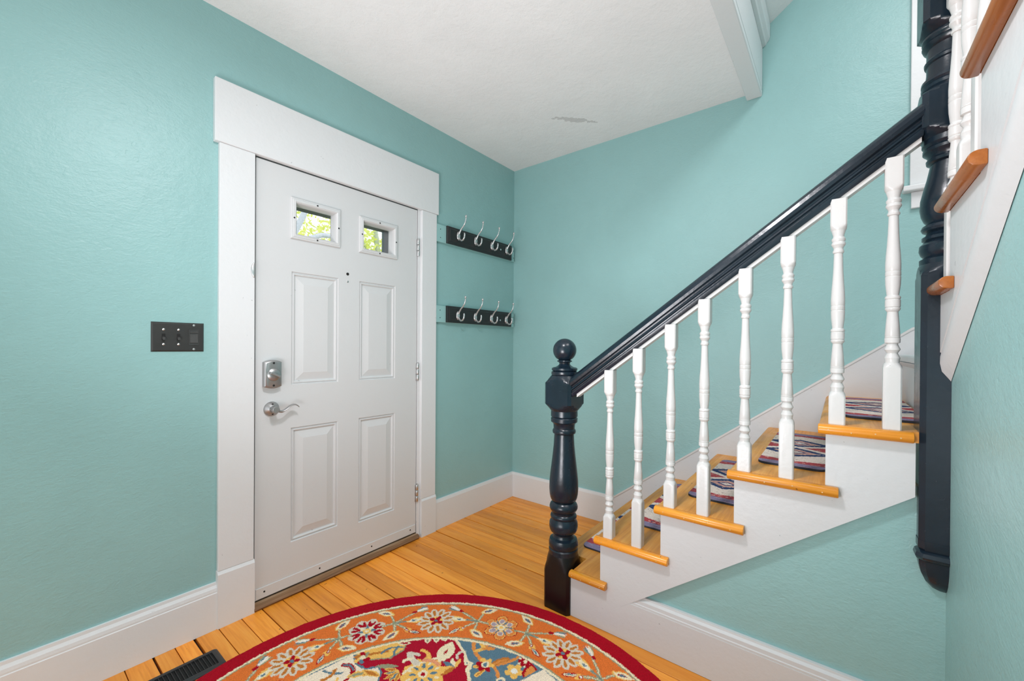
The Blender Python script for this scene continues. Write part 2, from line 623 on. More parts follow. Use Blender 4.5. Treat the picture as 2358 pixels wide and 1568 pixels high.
ar = [(-1.9075 - 0.0165 * math.cos(a), 1.541 + 0.034 * math.sin(a)) for a in [PI / 2 - PI * i / 12 for i in range(13)]]
part('strike_plate', MB().prism(ar, 'y', -0.0205, -0.0255), 'hinge', cs, bevel=0.0015, smooth=50)
part('threshold', MB().prism([(0.10, 0.0), (-0.022, 0.0), (-0.030, 0.010), (-0.022, 0.024), (0.0, 0.030), (0.10, 0.030)], 'x', OL + 0.003, OR - 0.003), 'sill', cs)

# ------------------------------------------------------------------ the door
dr = struct_root('door_1', 'white panelled entry door with two small glazed lites', (DXR, 0, DZB))
panels = [(-1.738, -1.499, 1.012, 1.563), (-1.378, -1.144, 1.018, 1.563), (-1.739, -1.499, 0.262, 0.806), (-1.378, -1.140, 0.216, 0.805)]
panels = [(-1.739, -1.499, 1.014, 1.563), (-1.378, -1.142, 1.014, 1.563), (-1.739, -1.499, 0.250, 0.806), (-1.378, -1.142, 0.226, 0.806)]
lites = [(-1.738, -1.502, 1.730, 1.914), (-1.375, -1.142, 1.730, 1.914)]
XS = sorted({DXL, DXR} | {p for q in panels + lites for p in q[:2]})
ZS = sorted({DZB, DZT} | {p for q in panels + lites for p in q[2:]})
Y0, Y1 = 0.0, 0.044


def inside(x, z, rs):
    return any(r[0] < x < r[1] and r[2] < z < r[3] for r in rs)


sl = MB()
for i in range(len(XS) - 1):
    for k in range(len(ZS) - 1):
        xa, xb, za, zb = XS[i], XS[i + 1], ZS[k], ZS[k + 1]
        mx, mz = (xa + xb) / 2, (za + zb) / 2
        if not inside(mx, mz, panels + lites):
            sl.add([(xa, Y0, za), (xb, Y0, za), (xb, Y0, zb), (xa, Y0, zb)], [(0, 1, 2, 3)])
        if not inside(mx, mz, lites):
            sl.add([(xa, Y1, za), (xb, Y1, za), (xb, Y1, zb), (xa, Y1, zb)], [(3, 2, 1, 0)])
for x0, x1, z0, z1 in lites + [(DXL, DXR, DZB, DZT)]:
    sl.add([(x0, Y0, z0), (x1, Y0, z0), (x1, Y0, z1), (x0, Y0, z1), (x0, Y1, z0), (x1, Y1, z0), (x1, Y1, z1), (x0, Y1, z1)],
           [(0, 1, 5, 4), (1, 2, 6, 5), (2, 3, 7, 6), (3, 0, 4, 7)])
slab = part('slab', sl, 'door', dr, fix=False)


def rings_rect(x0, x1, z0, z1, steps, cap=True):
    m = MB()
    rs = []
    for ins, y in steps:
        rs.append([(x0 + ins, y, z0 + ins), (x1 - ins, y, z0 + ins), (x1 - ins, y, z1 - ins), (x0 + ins, y, z1 - ins)])
    m.loft(rs, cap=False)
    if cap:
        k = len(m.v) - 4
        m.f.append((k, k + 1, k + 2, k + 3))
    return m


for q in panels:
    part('panel', rings_rect(*q, [(0, 0), (0.003, 0.006), (0.007, 0.007), (0.010, 0.0025), (0.014, 0.003), (0.017, 0.0095), (0.021, 0.0105), (0.056, 0.0025), (0.058, 0.0018)]), 'door', dr)
for q, hole in zip(lites, (None, None)):
    x0, x1, z0, z1 = q[0] - 0.008, q[1] + 0.008, q[2] - 0.008, q[3] + 0.008
    fr = part('lite_frame', rings_rect(x0, x1, z0, z1, [(0, 0.0), (0.0, -0.006), (0.003, -0.010), (0.008, -0.010), (0.010, -0.013), (0.016, -0.013), (0.018, -0.0145), (0.021, -0.013), (0.025, -0.008), (0.027, -0.001), (0.028, 0.006), (0.028, 0.046)], cap=False), 'door', dr, fix=False)
    part('pane', MB().box(x0 + 0.027, x1 - 0.027, 0.0400, 0.0430, z0 + 0.027, z1 - 0.027), 'glass', fr)
    for sx, sz in (((x0 + x1) / 2, z1 - 0.013), ((x0 + x1) / 2, z0 + 0.013), (x0 + 0.013, (z0 + z1) / 2), (x1 - 0.013, (z0 + z1) / 2)):
        part('screw_hole', MB().lathe([(0.0042, 0.0), (0.0042, 0.0006)], (sx, -0.013, sz), 10, 'y'), 'hole', fr)
part('peephole', MB().lathe([(0.0075, 0), (0.0075, 0.002), (0.005, 0.0035)], (-1.449, 0, 1.592), 16, 'y'), 'hole', dr)
part('peephole_screw', MB().lathe([(0.0055, 0), (0.0055, 0.002), (0.003, 0.003)], (-1.449, 0, 1.551), 12, 'y'), 'hinge', dr)
part('door_sweep', MB().box(DXL + 0.004, DXR - 0.004, -0.004, 0.0005, DZB + 0.003, DZB + 0.052), 'door', dr, bevel=0.001)
part('sweep_rubber', MB().box(DXL + 0.004, DXR - 0.004, 0.004, 0.03, 0.031, DZB + 0.003), 'rubber', dr)
for hx in (0.04, 0.30, 0.60, 0.87):
    part('sweep_screw', MB().lathe([(0.004, 0), (0.004, 0.001)], (DXL + hx, -0.004, DZB + 0.030), 10, 'y'), 'hole', dr)
for hz in (1.824, 1.046, 0.285):
    hb = MB()
    for k in range(3):
        hb.lathe([(0.0, -0.0165), (0.0075, -0.0165), (0.0085, -0.015), (0.0085, 0.015), (0.0075, 0.0165), (0.0, 0.0165)], (DXR + 0.004, -0.0075, hz + (k - 1) * 0.036), 14)
    hb.lathe([(0.0, 0), (0.005, 0), (0.006, 0.004), (0.0, 0.007)], (DXR + 0.004, -0.0075, hz + 0.053), 12)
    hb.box(DXR - 0.008, DXR + 0.016, -0.003, 0.0, hz - 0.052, hz + 0.052)
    part('hinge', hb, 'hinge', dr, smooth=35)

# deadbolt
db = MB()
cx, cz, hw, hh = -1.830, 1.071, 0.0375, 0.066


def shield(cx, cz, hw, hh, arc, y, n=8):
    pts = []
    for i in range(n + 1):
        a = -1 + 2 * i / n
        pts.append((cx + a * hw, y, cz + hh - arc * a * a))
    for i in range(n + 1):
        a = 1 - 2 * i / n
        pts.append((cx + a * hw, y, cz - hh + arc * a * a))
    return pts


db.loft([shield(cx, cz, hw, hh, 0.010, 0.0), shield(cx, cz, hw, hh, 0.010, -0.024), shield(cx, cz, hw - 0.004, hh - 0.004, 0.010, -0.029),
         shield(cx, cz, hw - 0.009, hh - 0.007, 0.010, -0.031)])
dbo = part('deadbolt', db, 'steel', dr, smooth=28)
part('turn_rose', MB().lathe([(0.029, 0.0), (0.028, 0.004), (0.022, 0.008), (0.013, 0.011), (0.0, 0.0115)], (cx, -0.0305, cz - 0.002), 28, 'y'), 'steel', dbo, smooth=40)
tt = MB()
ca, sa = math.cos(-0.42), math.sin(-0.42)
tb = [(-0.025, -0.005), (0.025, -0.005), (0.025, 0.005), (-0.025, 0.005)]
rr = []
for y, s in ((-0.034, 1.0), (-0.052, 1.0), (-0.056, 0.9)):
    rr.append([(cx + (a * ca - b * sa) * s, y, cz - 0.002 + (a * sa + b * ca) * s) for a, b in tb])
tt.loft(rr)
part('thumb_turn', tt, 'steel', dbo, bevel=0.0012)
for dz in (-0.052, 0.052):
    part('lock_screw', MB().lathe([(0.0048, 0.0), (0.0048, 0.0012), (0.003, 0.0018)], (cx, -0.031, cz + dz), 12, 'y'), 'hole', dbo)

# lever handle
lx, lz = -1.828, 0.908
lev = part('lever_handle', MB().lathe([(0.034, 0.0), (0.034, 0.004), (0.031, 0.008), (0.019, 0.019), (0.0165, 0.021), (0.0, 0.021)], (lx, 0, lz), 32, 'y'), 'steel', dr, smooth=30)
part('spindle', MB().lathe([(0.0135, 0.018), (0.0135, 0.034), (0.0155, 0.037), (0.0155, 0.056), (0.014, 0.058), (0.0, 0.0585)], (lx, 0, lz), 24, 'y'), 'steel', lev, smooth=30)
bl = MB()
rr = []
NL = 16
for k in range(NL + 1):
    s = k / NL
    px = lx + 0.006 + s * 0.104
    pz = lz - 0.004 - 0.010 * math.sin(min(1, s / 0.35) * PI / 2) + 0.030 * (0.5 - 0.5 * math.cos(min(1, max(0, (s - 0.12) / 0.62)) * PI)) - 0.014 * max(0, (s - 0.74) / 0.26) ** 2
    py = -0.047 + 0.010 * s * s
    tz = 0.0075 - 0.0050 * s
    ty = 0.0085 + 0.003 * s - (0.006 * max(0, (s - 0.75) / 0.25))
    rr.append([(px, py + ty * math.cos(a), pz + tz * math.sin(a)) for a in [2 * PI * i / 10 for i in range(10)]])
bl.loft(rr)
part('lever', bl, 'steel', lev, smooth=50)
for dz in (-0.022, 0.022):
    part('lock_screw', MB().lathe([(0.0042, 0.013), (0.0042, 0.0165), (0.002, 0.017)], (lx, 0, lz + dz), 12, 'y'), 'hole', lev)

# ------------------------------------------------------------------ light switch plate
sp = thing('light_switch', 'dark three-gang switch plate on the teal wall left of the door', 'light switch', (-2.176, 0, 1.235))
x0, x1, z0, z1 = -2.2605, -2.092, 1.177, 1.293
part('cover_plate', rings_rect(x0, x1, z0, z1, [(0, 0), (0.0, -0.002), (0.005, -0.0068), (0.006, -0.007)]), 'switchplate', sp)
for gx in (-2.2235, -2.1765):
    part('toggle_slot', MB().box(gx - 0.0055, gx + 0.0055, -0.0076, -0.006, 1.2225, 1.2475), 'hole', sp)
    tg = MB()
    tg.loft([[(gx - 0.0045, -0.006, 1.2375), (gx + 0.0045, -0.006, 1.2375), (gx + 0.0045, -0.006, 1.2265), (gx - 0.0045, -0.006, 1.2265)],
             [(gx - 0.0040, -0.019, 1.2320), (gx + 0.0040, -0.019, 1.2320), (gx + 0.0040, -0.019, 1.2225), (gx - 0.0040, -0.019, 1.2225)]])
    part('toggle', tg, 'switchblack', sp, bevel=0.0008)
    for zz in (1.2060, 1.2640):
        part('screw', MB().lathe([(0.0042, 0.0068), (0.0042, 0.008), (0.0025, 0.0092), (0.0, 0.0094)], (gx, 0, zz), 12, 'y'), 'screw', sp, smooth=40)
dx = -2.1265
dm = part('dimmer_frame', rings_rect(dx - 0.0165, dx + 0.0165, 1.2035, 1.2665, [(0, -0.0068), (0, -0.0092), (0.002, -0.0092), (0.0022, -0.0072)]), 'switchblack', sp)
pd = MB()
pd.prism([(-0.0066, 1.2125), (-0.0125, 1.2125), (-0.0090, 1.2480), (-0.0066, 1.2480)], 'x', dx - 0.0135, dx + 0.0135)
part('dimmer_paddle', pd, 'switchblack', dm, bevel=0.0006)
part('dimmer_slider', MB().box(dx - 0.0135, dx + 0.0135, -0.0115, -0.0066, 1.2525, 1.2580), 'switchblack', dm, bevel=0.0008)
for zz in (1.1865, 1.2835):
    part('screw', MB().lathe([(0.0042, 0.0068), (0.0042, 0.0074), (0.002, 0.0078)], (dx, 0, zz), 12, 'y'), 'hinge', sp)

# ------------------------------------------------------------------ coat racks


def coat_rack(zb, zt, hz, label):
    r = thing('coat_rack', label, 'coat rack', (-0.43, 0, zb), 'coat racks beside the door')
    part('backing_board', MB().box(-0.836, -0.0165, -0.018, 0, zb, zt), 'tealboard', r, bevel=0.0015)
    for sx in (-0.805, -0.028):
        for sz in (zb + 0.03, zt - 0.03):
            part('screw_head', MB().lathe([(0.0032, 0.018), (0.0032, 0.0188)], (sx, 0, sz), 8, 'y'), 'hole', r)
    x0, x1, a, b = -0.755, -0.066, zb + 0.002, zt + 0.003
    m = rings_rect(x0, x1, a, b, [(0, -0.0175), (0, -0.030), (0.004, -0.033), (0.012, -0.034), (0.020, -0.0385), (0.022, -0.037), (0.0235, -0.037)])
    part('rail', m, 'rack', r)
    part('screw', MB().lathe([(0.0065, 0.036), (0.0065, 0.038), (0.004, 0.0395)], (-0.210, 0, hz - 0.006), 12, 'y'), 'screw', r, smooth=40)
    for k, hx in enumerate((-0.660, -0.489, -0.313, -0.138)):
        pl = MB()
        rr = []
        for s, y in ((0.0, -0.036), (1.0, -0.036), (1.0, -0.0395), (0.85, -0.0425), (0.4, -0.045), (0.02, -0.0455)):
            rr.append([(hx + 0.0155 * s * math.cos(2 * PI * i / 20), y, hz + 0.030 * s * math.sin(2 * PI * i / 20)) for i in range(20)])
        pl.loft(rr)
        hk = part('hook', pl, 'chrome', r, smooth=40)
        up_ = [(hx, -0.043, hz + 0.012), (hx, -0.052, hz + 0.028), (hx, -0.066, hz + 0.046), (hx, -0.086, hz + 0.062), (hx, -0.100, hz + 0.080), (hx, -0.107, hz + 0.100), (hx, -0.108, hz + 0.114)]
        ua = part('upper_arm', MB().tube(up_, [0.0065, 0.0058, 0.0050, 0.0046, 0.0044, 0.0042, 0.0042], 10), 'chrome', hk, smooth=60)
        part('knob', MB().lathe([(0.0, -0.010), (0.0045, -0.009), (0.007, -0.004), (0.0082, 0.0), (0.0075, 0.0045), (0.004, 0.008), (0.0, 0.0088)], (hx, -0.108, hz + 0.122), 14), 'chrome', hk, smooth=60)
        lo = [(hx, -0.043, hz - 0.014), (hx, -0.052, hz - 0.027), (hx, -0.066, hz - 0.035), (hx, -0.082, hz - 0.032), (hx, -0.093, hz - 0.018), (hx, -0.096, hz + 0.002), (hx, -0.094, hz + 0.012)]
        part('lower_hook', MB().tube(lo, [0.0065, 0.0062, 0.0060, 0.0058, 0.0056, 0.0056, 0.0045], 10), 'chrome', hk, smooth=60)
    return r


coat_rack(1.893, 2.008, 1.960, 'upper black four-hook coat rack on a teal board beside the door')
coat_rack(1.3655, 1.4755, 1.417, 'lower black four-hook coat rack on a teal board beside the door')

# ------------------------------------------------------------------ floor register
rg = thing('floor_register', 'black slotted heat register in the floor by the left baseboard', 'floor vent', (-2.26, -0.21, 0))
gx0, gx1, gy0, gy1 = -2.44, -2.086, -0.275, -0.150
m = MB()


def rrect(x0, x1, y0, y1, r, z, n=4):
    pts = []
    for cx_, cy_, a0 in ((x1 - r, y1 - r, 0), (x0 + r, y1 - r, 90), (x0 + r, y0 + r, 180), (x1 - r, y0 + r, 270)):
        for i in range(n + 1):
            a = math.radians(a0 + 90 * i / n)
            pts.append((cx_ + r * math.cos(a), cy_ + r * math.sin(a), z))
    return pts


m.loft([rrect(gx0, gx1, gy0, gy1, 0.012, 0.0), rrect(gx0 + 0.001, gx1 - 0.001, gy0 + 0.001, gy1 - 0.001, 0.012, 0.003),
        rrect(gx0 + 0.010, gx1 - 0.010, gy0 + 0.010, gy1 - 0.010, 0.006, 0.008), rrect(gx0 + 0.021, gx1 - 0.021, gy0 + 0.021, gy1 - 0.021, 0.003, 0.007),
        rrect(gx0 + 0.022, gx1 - 0.022, gy0 + 0.022, gy1 - 0.022, 0.003, 0.001)], cap=False)
part('frame', m, 'register', rg, smooth=40)
part('duct', MB().box(gx0 + 0.02, gx1 - 0.02, gy0 + 0.02, gy1 - 0.02, -0.0008, 0.0012), 'hole', rg)
xx = gx1 - 0.030
lv = MB().prism([(-0.0012, 0.0015), (0.0006, 0.0015), (0.0012, 0.0066), (-0.0006, 0.0066)], 'y', gy0 + 0.022, gy1 - 0.022).mesh('louvre', 'register', (0, rg.location.y, 0))
while xx > gx0 + 0.028:
    link('louvre', lv, rg, (xx - rg.location.x, 0, 0))
    xx -= 0.0118

# ------------------------------------------------------------------ lower staircase
st = thing('staircase', 'lower flight of five varnished pine treads with white risers and stringer', 'staircase', (-0.5, -1.6, 0))
TZ = [0.212, 0.400, 0.592, 0.779, 0.971]
TY = [-1.012 - 0.2545 * k for k in range(5)]
XO, XS_ = -1.055, -1.025


def nose(c, r, k=5):
    return [(c[0] + r * math.cos(a), c[1] + r * math.sin(a)) for a in [PI / 2 - PI * i / k for i in range(k + 1)]]


for k in range(5):
    z, y = TZ[k], TY[k]
    yb = y - 0.275 if k < 4 else -2.312
    yo = y - 0.307 if k < 4 else -2.247
    yf = y - 0.13 if k == 0 else y
    t = 0.031
    r = t / 2
    tr = MB()
    # main board: rounded front edge, runs along x
    prof = [(yb, z), (y - r, z)] + [(y - r + r * math.cos(a), z - r + r * math.sin(a)) for a in [PI / 2 - PI * i / 6 for i in range(1, 6)]] + [(y - r, z - t), (yb, z - t)]
    tr.prism(prof, 'x', XS_ if k else -0.905, -0.002)
    if k == 0:
        tr.box(XS_, -0.9055, yf - 0.015, yb, z - t, z)
    tro = part('tread', tr, 'tread', st, smooth=40)
    nb = MB()
    x = XO + r
    prof = [(XS_, z)] + [(x, z)] + [(x - r * math.sin(PI * i / 6), z - r + r * math.cos(PI * i / 6)) for i in range(1, 6)] + [(x, z - t), (XS_, z - t)]
    nb.prism(prof, 'y', yf - (0.0 if k else 0.004), yo)
    part('return_nosing', nb, 'nosing', tro, bevel=0.003, segs=2, smooth=40)
    for q in range(4):
        py = yf + (yo - yf) * (0.12 + 0.25 * q)
        part('nail_plug', MB().lathe([(0.0021, 0.0), (0.0021, 0.0006)], (XO - 0.0002, py, z - 0.013 - 0.004 * (q % 2)), 8, 'x'), 'plug', tro)
    zb = TZ[k - 1] if k else 0.0
    part('riser', MB().box(-1.02, -0.002, y - 0.020, y - 0.038, zb, z - t), 'stairwhite', st)
# landing with its riser and nosing
zl = 1.182
part('riser', MB().box(-0.93, -0.002, -2.312, -2.330, TZ[4], zl - 0.03), 'stairwhite', st)
part('landing', MB().box(-0.93, -0.002, -2.292, -3.298, zl - 0.03, zl), 'stairwhite', st, bevel=0.008, segs=2)
part('scotia', MB().prism([(-2.292, zl - 0.03), (-2.312, zl - 0.03), (-2.312, zl - 0.052)], 'x', -0.93, -0.002), 'stairwhite', st)
# outer stringer face, saw-toothed
saw = [(-1.142, 0.001), (-1.142, TZ[0] - 0.031)]
for k in range(5):
    z, y = TZ[k] - 0.031, TY[k]
    if k:
        saw.append((y - 0.019, z))
    yn = TY[k + 1] - 0.019 if k < 4 else -2.252
    saw.append((yn, z))
saw += [(-2.252, 0.787), (-1.472, 0.2015), (-1.2048, 0.001)]
part('outer_stringer', MB().prism(saw, 'x', XS_, -1.0), 'stairwhite', st)
# wall skirt
sk = MB().prism([(-0.861, 0.0), (-0.861, 0.172), (-0.903, 0.204), (-2.345, 1.301), (-2.60, 1.390), (-2.60, 1.10), (-2.25, 0.90), (-1.10, 0.0)], 'x', -0.018, 0.0)
part('wall_skirt', sk, 'stairwhite', st)
cap = MB().prism([(-0.861, 0.166), (-0.861, 0.178), (-0.903, 0.210), (-2.345, 1.307), (-2.60, 1.396), (-2.60, 1.384), (-2.345, 1.295), (-0.903, 0.198)], 'x', -0.022, -0.0005)
part('skirt_cap', cap, 'baluster', st)

# ------------------------------------------------------------------ newel posts
NS = 0.137
NX, NY = -1.044 + NS / 2, -1.141 + NS / 2
HX, HY = -1.044 + NS / 2, -2.258 - NS / 2


def sq(cx_, cy_, h, z, cut=0.0):
    """square ring with cut corners, 8 vertices"""
    c = max(cut, 0.0004)
    return [(cx_ + sx * a, cy_ + sy * b, z) for sx, sy, a, b in
            ((-1, -1, h - c, h), (1, -1, h - c, h), (1, -1, h, h - c), (1, 1, h, h - c), (1, 1, h - c, h), (-1, 1, h - c, h), (-1, 1, h, h - c), (-1, -1, h, h - c))]


def lamb(cx_, cy_, h, z_sq, z_round, r, n=32, steps=7):
    """rings from a square of half side h at z_sq to a circle r at z_round: the square carved by a cone (arched faces)"""
    rings = []
    rd = h * 1.4142
    for k in range(steps + 1):
        s = k / steps
        lim = rd + (r - rd) * (s ** 0.8)
        z = z_sq + (z_round - z_sq) * s
        ring = []
        for i in range(n):
            a = 2 * PI * (i + 0.5) / n
            c, s_ = math.cos(a), math.sin(a)
            q = h / max(abs(c), abs(s_))
            d = min(q, lim)
            ring.append((cx_ + d * c, cy_ + d * s_, z))
        rings.append(ring)
    return rings


def sqring(cx_, cy_, h, z, n=32):
    return lamb(cx_, cy_, h, z, z + 1, h, n)[0]


def zn(y):            # heights of the lower newel read along its axis
    return 1.2857 - 0.000880 * y


npz = thing('newel_post', 'navy black ball-topped newel post standing on the floor at the stair foot', 'newel post', (NX, NY, 0))
hs = NS / 2
rings = [sqring(NX, NY, hs, 0.0), sqring(NX, NY, hs, zn(1285))] + lamb(NX, NY, hs, zn(1285), zn(1172), 0.066)[1:]
part('base_block', MB().loft(rings), 'newelbase', npz, smooth=28)
K = 0.00088
sh = [(77, 1182), (77, 1158), (72, 1152), (77, 1142), (77, 1122), (72, 1106), (57, 1098), (52, 1086), (52, 1080), (68, 1066), (74, 1052), (76, 1036), (74, 1016), (66, 1002), (64, 998),
      (69, 992), (70, 984), (66, 976), (61, 972), (61, 964), (68, 956), (74, 944), (75, 934), (71, 922), (63, 912), (58, 908), (66, 900), (71, 888), (75, 868), (77, 840), (76, 800),
      (72, 760), (66, 710), (60, 660), (55, 610), (52, 556), (52, 551), (60, 546), (62, 536), (60, 528), (56, 523), (57, 500), (62, 492), (70, 486), (71, 468), (66, 462), (71, 456), (71, 440), (70, 426)]
part('turned_shaft', MB().lathe([(r * K, zn(y)) for r, y in sh], (NX, NY, 0), 32), 'navy', npz, smooth=35)
hb = 0.070
bz0, bz1 = zn(425), zn(246)
cc = 0.020
blk = [sq(NX, NY, hb - 0.020, bz0, 0.024), sq(NX, NY, hb - 0.006, bz0 + 0.020, 0.024), sq(NX, NY, hb, bz0 + 0.034, 0.012), sq(NX, NY, hb, bz1 - 0.034, 0.012), sq(NX, NY, hb - 0.006, bz1 - 0.018, 0.024), sq(NX, NY, hb - 0.018, bz1, 0.026)]
rings = list(reversed(lamb(NX, NY, hb, bz0 + 0.036, bz0 - 0.002, 0.062))) + lamb(NX, NY, hb, bz1 - 0.036, bz1 + 0.004, 0.062)
part('rail_block', MB().loft(rings), 'navy', npz, smooth=28)
fin = [(62, 246), (68, 240), (70, 232), (70, 222), (62, 218), (68, 212), (68, 203), (60, 198), (48, 196), (34, 188), (28, 180), (30, 172), (40, 167), (38, 162), (30, 159)]
prof = [(r * K, zn(y)) for r, y in fin]
zc, R = zn(107), 0.0545
for i in range(1, 15):
    a = -0.98 + i * (PI / 2 + 0.98) / 14
    prof.append((max(0.0005, R * math.cos(a)), zc + R * math.sin(a)))
part('ball_finial', MB().lathe(prof, (NX, NY, 0), 32), 'navy', npz, smooth=35)

hp = thing('newel_post', 'navy black hanging newel post with a drop finial at the stair turn', 'newel post', (HX, HY, 0.5))
rings = [sqring(HX, HY, hs, 0.672), sqring(HX, HY, hs, 1.405)] + lamb(HX, HY, hs, 1.405, 1.446, 0.066)[1:]
part('hanging_block', MB().loft(rings), 'navy', hp, smooth=28)
drop = [(0.001, 0.520), (0.016, 0.523), (0.036, 0.536), (0.052, 0.556), (0.062, 0.580), (0.067, 0.604), (0.068, 0.618), (0.073, 0.622), (0.076, 0.630), (0.073, 0.640), (0.066, 0.645), (0.070, 0.652), (0.070, 0.674)]
dl = MB()
# square-cornered drop that follows the block's outline
rr = []
for r, z in drop:
    ring = []
    for i in range(32):
        a = 2 * PI * (i + 0.5) / 32
        c, s_ = math.cos(a), math.sin(a)
        q = r / max(abs(c), abs(s_))
        ring.append((HX + min(q, r * 1.28) * c, HY + min(q, r * 1.28) * s_, z))
    rr.append(ring)
dl.loft(rr)
part('drop_finial', dl, 'navy', hp, smooth=35)
sh2 = [(0.066, 1.444), (0.067, 1.450), (0.067, 1.460), (0.058, 1.466), (0.064, 1.474), (0.068, 1.486), (0.067, 1.500), (0.060, 1.508), (0.057, 1.512), (0.062, 1.516), (0.062, 1.524), (0.055, 1.529), (0.052, 1.536),
       (0.061, 1.541), (0.064, 1.548), (0.061, 1.556), (0.052, 1.562), (0.058, 1.570), (0.064, 1.586), (0.067, 1.606), (0.066, 1.630), (0.060, 1.660), (0.053, 1.690), (0.048, 1.718), (0.046, 1.730),
       (0.054, 1.734), (0.055, 1.742), (0.051, 1.748), (0.054, 1.756), (0.062, 1.764), (0.062, 1.772), (0.058, 1.777), (0.064, 1.784), (0.064, 1.800)]
part('turned_shaft', MB().lathe(sh2, (HX, HY, 0), 32), 'navy', hp, smooth=35)
rings = list(reversed(lamb(HX, HY, hb, 1.826, 1.796, 0.062))) + lamb(HX, HY, hb, 1.912, 1.938, 0.062)
part('rail_block', MB().loft(rings), 'navy', hp, smooth=28)
sh3 = [(0.062, 1.936), (0.066, 1.940), (0.067, 1.948), (0.063, 1.953), (0.067, 1.958), (0.066, 1.966), (0.058, 1.970), (0.056, 1.990), (0.056, 2.010), (0.060, 2.013), (0.061, 2.020), (0.057, 2.024), (0.056, 2.028),
       (0.056, 2.054), (0.063, 2.060), (0.066, 2.068), (0.062, 2.074), (0.066, 2.080), (0.066, 2.088), (0.062, 2.094)]
part('turned_collar', MB().lathe(sh3, (HX, HY, 0), 32), 'navy', hp, smooth=35)
rings = list(reversed(lamb(HX, HY, hb, 2.120, 2.092, 0.062))) + lamb(HX, HY, hb, 2.50, 2.54, 0.062)
part('upper_rail_block', MB().loft(rings), 'navy', hp, smooth=28)
part('ball_finial', MB().lathe([(0.062, 2.54), (0.066, 2.55), (0.05, 2.565), (0.026, 2.575), (0.03, 2.59)] + [(max(0.0005, 0.054 * math.cos(a)), 2.632 + 0.054 * math.sin(a)) for a in [-0.95 + i * 2.52 / 10 for i in range(11)]], (HX, HY, 0), 28), 'navy', hp, smooth=35)

# ------------------------------------------------------------------ railing of the lower flight
rl = thing('stair_railing', 'dark handrail on eight white turned balusters along the lower flight', 'railing', (-1.0, -1.7, 0.4))
RX = -1.003
SL = 0.7363
ya, za = NY - NS / 2 + 0.004, 1.0865 + SL * (-1.155 - (NY - NS / 2 + 0.004)) * 1.0
yb_ = HY + NS / 2 - 0.002


def ztop(y):
    return 1.089 + SL * (-1.155 - y)


railp = [(-0.004, 0.0), (0.004, 0.0), (0.016, -0.002), (0.026, -0.008), (0.0335, -0.018), (0.036, -0.032), (0.0335, -0.044), (0.027, -0.050), (0.0255, -0.056), (0.030, -0.060), (0.0305, -0.066), (0.0255, -0.070),
         (0.0245, -0.075), (0.028, -0.079), (0.0275, -0.086), (0.022, -0.098)]
ring = railp + [(-a, b) for a, b in reversed(railp[1:])]
rings = [[(RX + a, y, ztop(y) + b) for a, b in ring] for y in (NY - NS / 2 + 0.003, HY + NS / 2 - 0.003)]
part('handrail', MB().loft(rings), 'navy', rl, smooth=25)
fillet = [(-0.017, -0.098), (0.017, -0.098), (0.017, -0.112), (-0.017, -0.112)]
rings = [[(RX + a, y, ztop(y) + b) for a, b in fillet] for y in (NY - NS / 2 - 0.022, HY + NS / 2 + 0.0)]
part('rail_fillet', MB().loft(rings), 'baluster', rl)

BP = [(44, 1240), (40, 1208), (40, 1200), (44, 1185), (37, 1172), (30, 1160), (36, 1151), (44, 1142), (44, 1136), (36, 1124), (31, 1112), (31, 1108), (43, 1104), (44, 1084), (42.5, 1079), (40, 1078), (43, 1075), (43, 1071), (40, 1070), (42.5, 1066),
      (37, 1000), (30.5, 940), (37, 934), (43, 926), (43, 921), (39, 917), (43, 912), (43, 878), (39.5, 874), (44, 868), (43, 860), (34, 852), (37, 832), (42, 798), (44, 755), (41, 751), (44, 747), (43.5, 728), (41, 725), (43.5, 721),
      (44, 690), (41, 640), (36, 590), (31, 520), (28, 440), (27.5, 429), (34, 426), (36, 417), (31, 410), (29.5, 400), (36, 390), (44, 381), (44, 372), (38, 364), (43, 357), (43.5, 348), (34, 336), (35, 326), (44, 302), (44, 270)]
BR = 0.0178 / 44


def baluster_mesh(low, top, name='baluster', cut=None):
    """low: length of the bottom square, top: total height; cut: rise per metre of y of the top end"""
    m = MB()
    h = 0.0205
    m.loft([sqring(0, 0, h, 0.0), sqring(0, 0, h, low)] + lamb(0, 0, h, low, low + 0.016, 0.0165, 32, 3)[1:])
    base = low + 0.012

    def zz(y):
        return base + 0.000549 * (1218 - y)
    m.lathe([(r * BR, zz(y)) for r, y in BP], (0, 0, 0), 20)
    zt = zz(305)
    m.loft(list(reversed(lamb(0, 0, h, zt + 0.018, zt, 0.0165, 32, 3))) + [sqring(0, 0, h, top)])
    return m.mesh(name, 'baluster', smooth=30)


odd = [-1.3185, -1.5705, -1.823, -2.076]
even = [-1.443, -1.691, -1.946, -2.202]
for k in range(4):
    for ys, low in ((odd[k], 0.085), (even[k], 0.178)):
        z = TZ[k + 1]
        topz = ztop(ys) - 0.100
        me = baluster_mesh(low, topz - z)
        link('baluster', me, rl, (-1.0095 - rl.location.x, ys - rl.location.y, z - rl.location.z))

# ------------------------------------------------------------------ upper flight
us = thing('staircase', 'upper flight climbing over the camera with amber tread ends and white stringer', 'staircase', (-2.0, -2.8, 1.18))
YS, YO = -2.295, -2.267
RUN, RISE = 0.2775, 0.1995


def uz(k):      # top of tread 7+k
    return 1.382 + RISE * k


def ux(k):      # front nose of tread 7+k
    return -0.865 - RUN * k


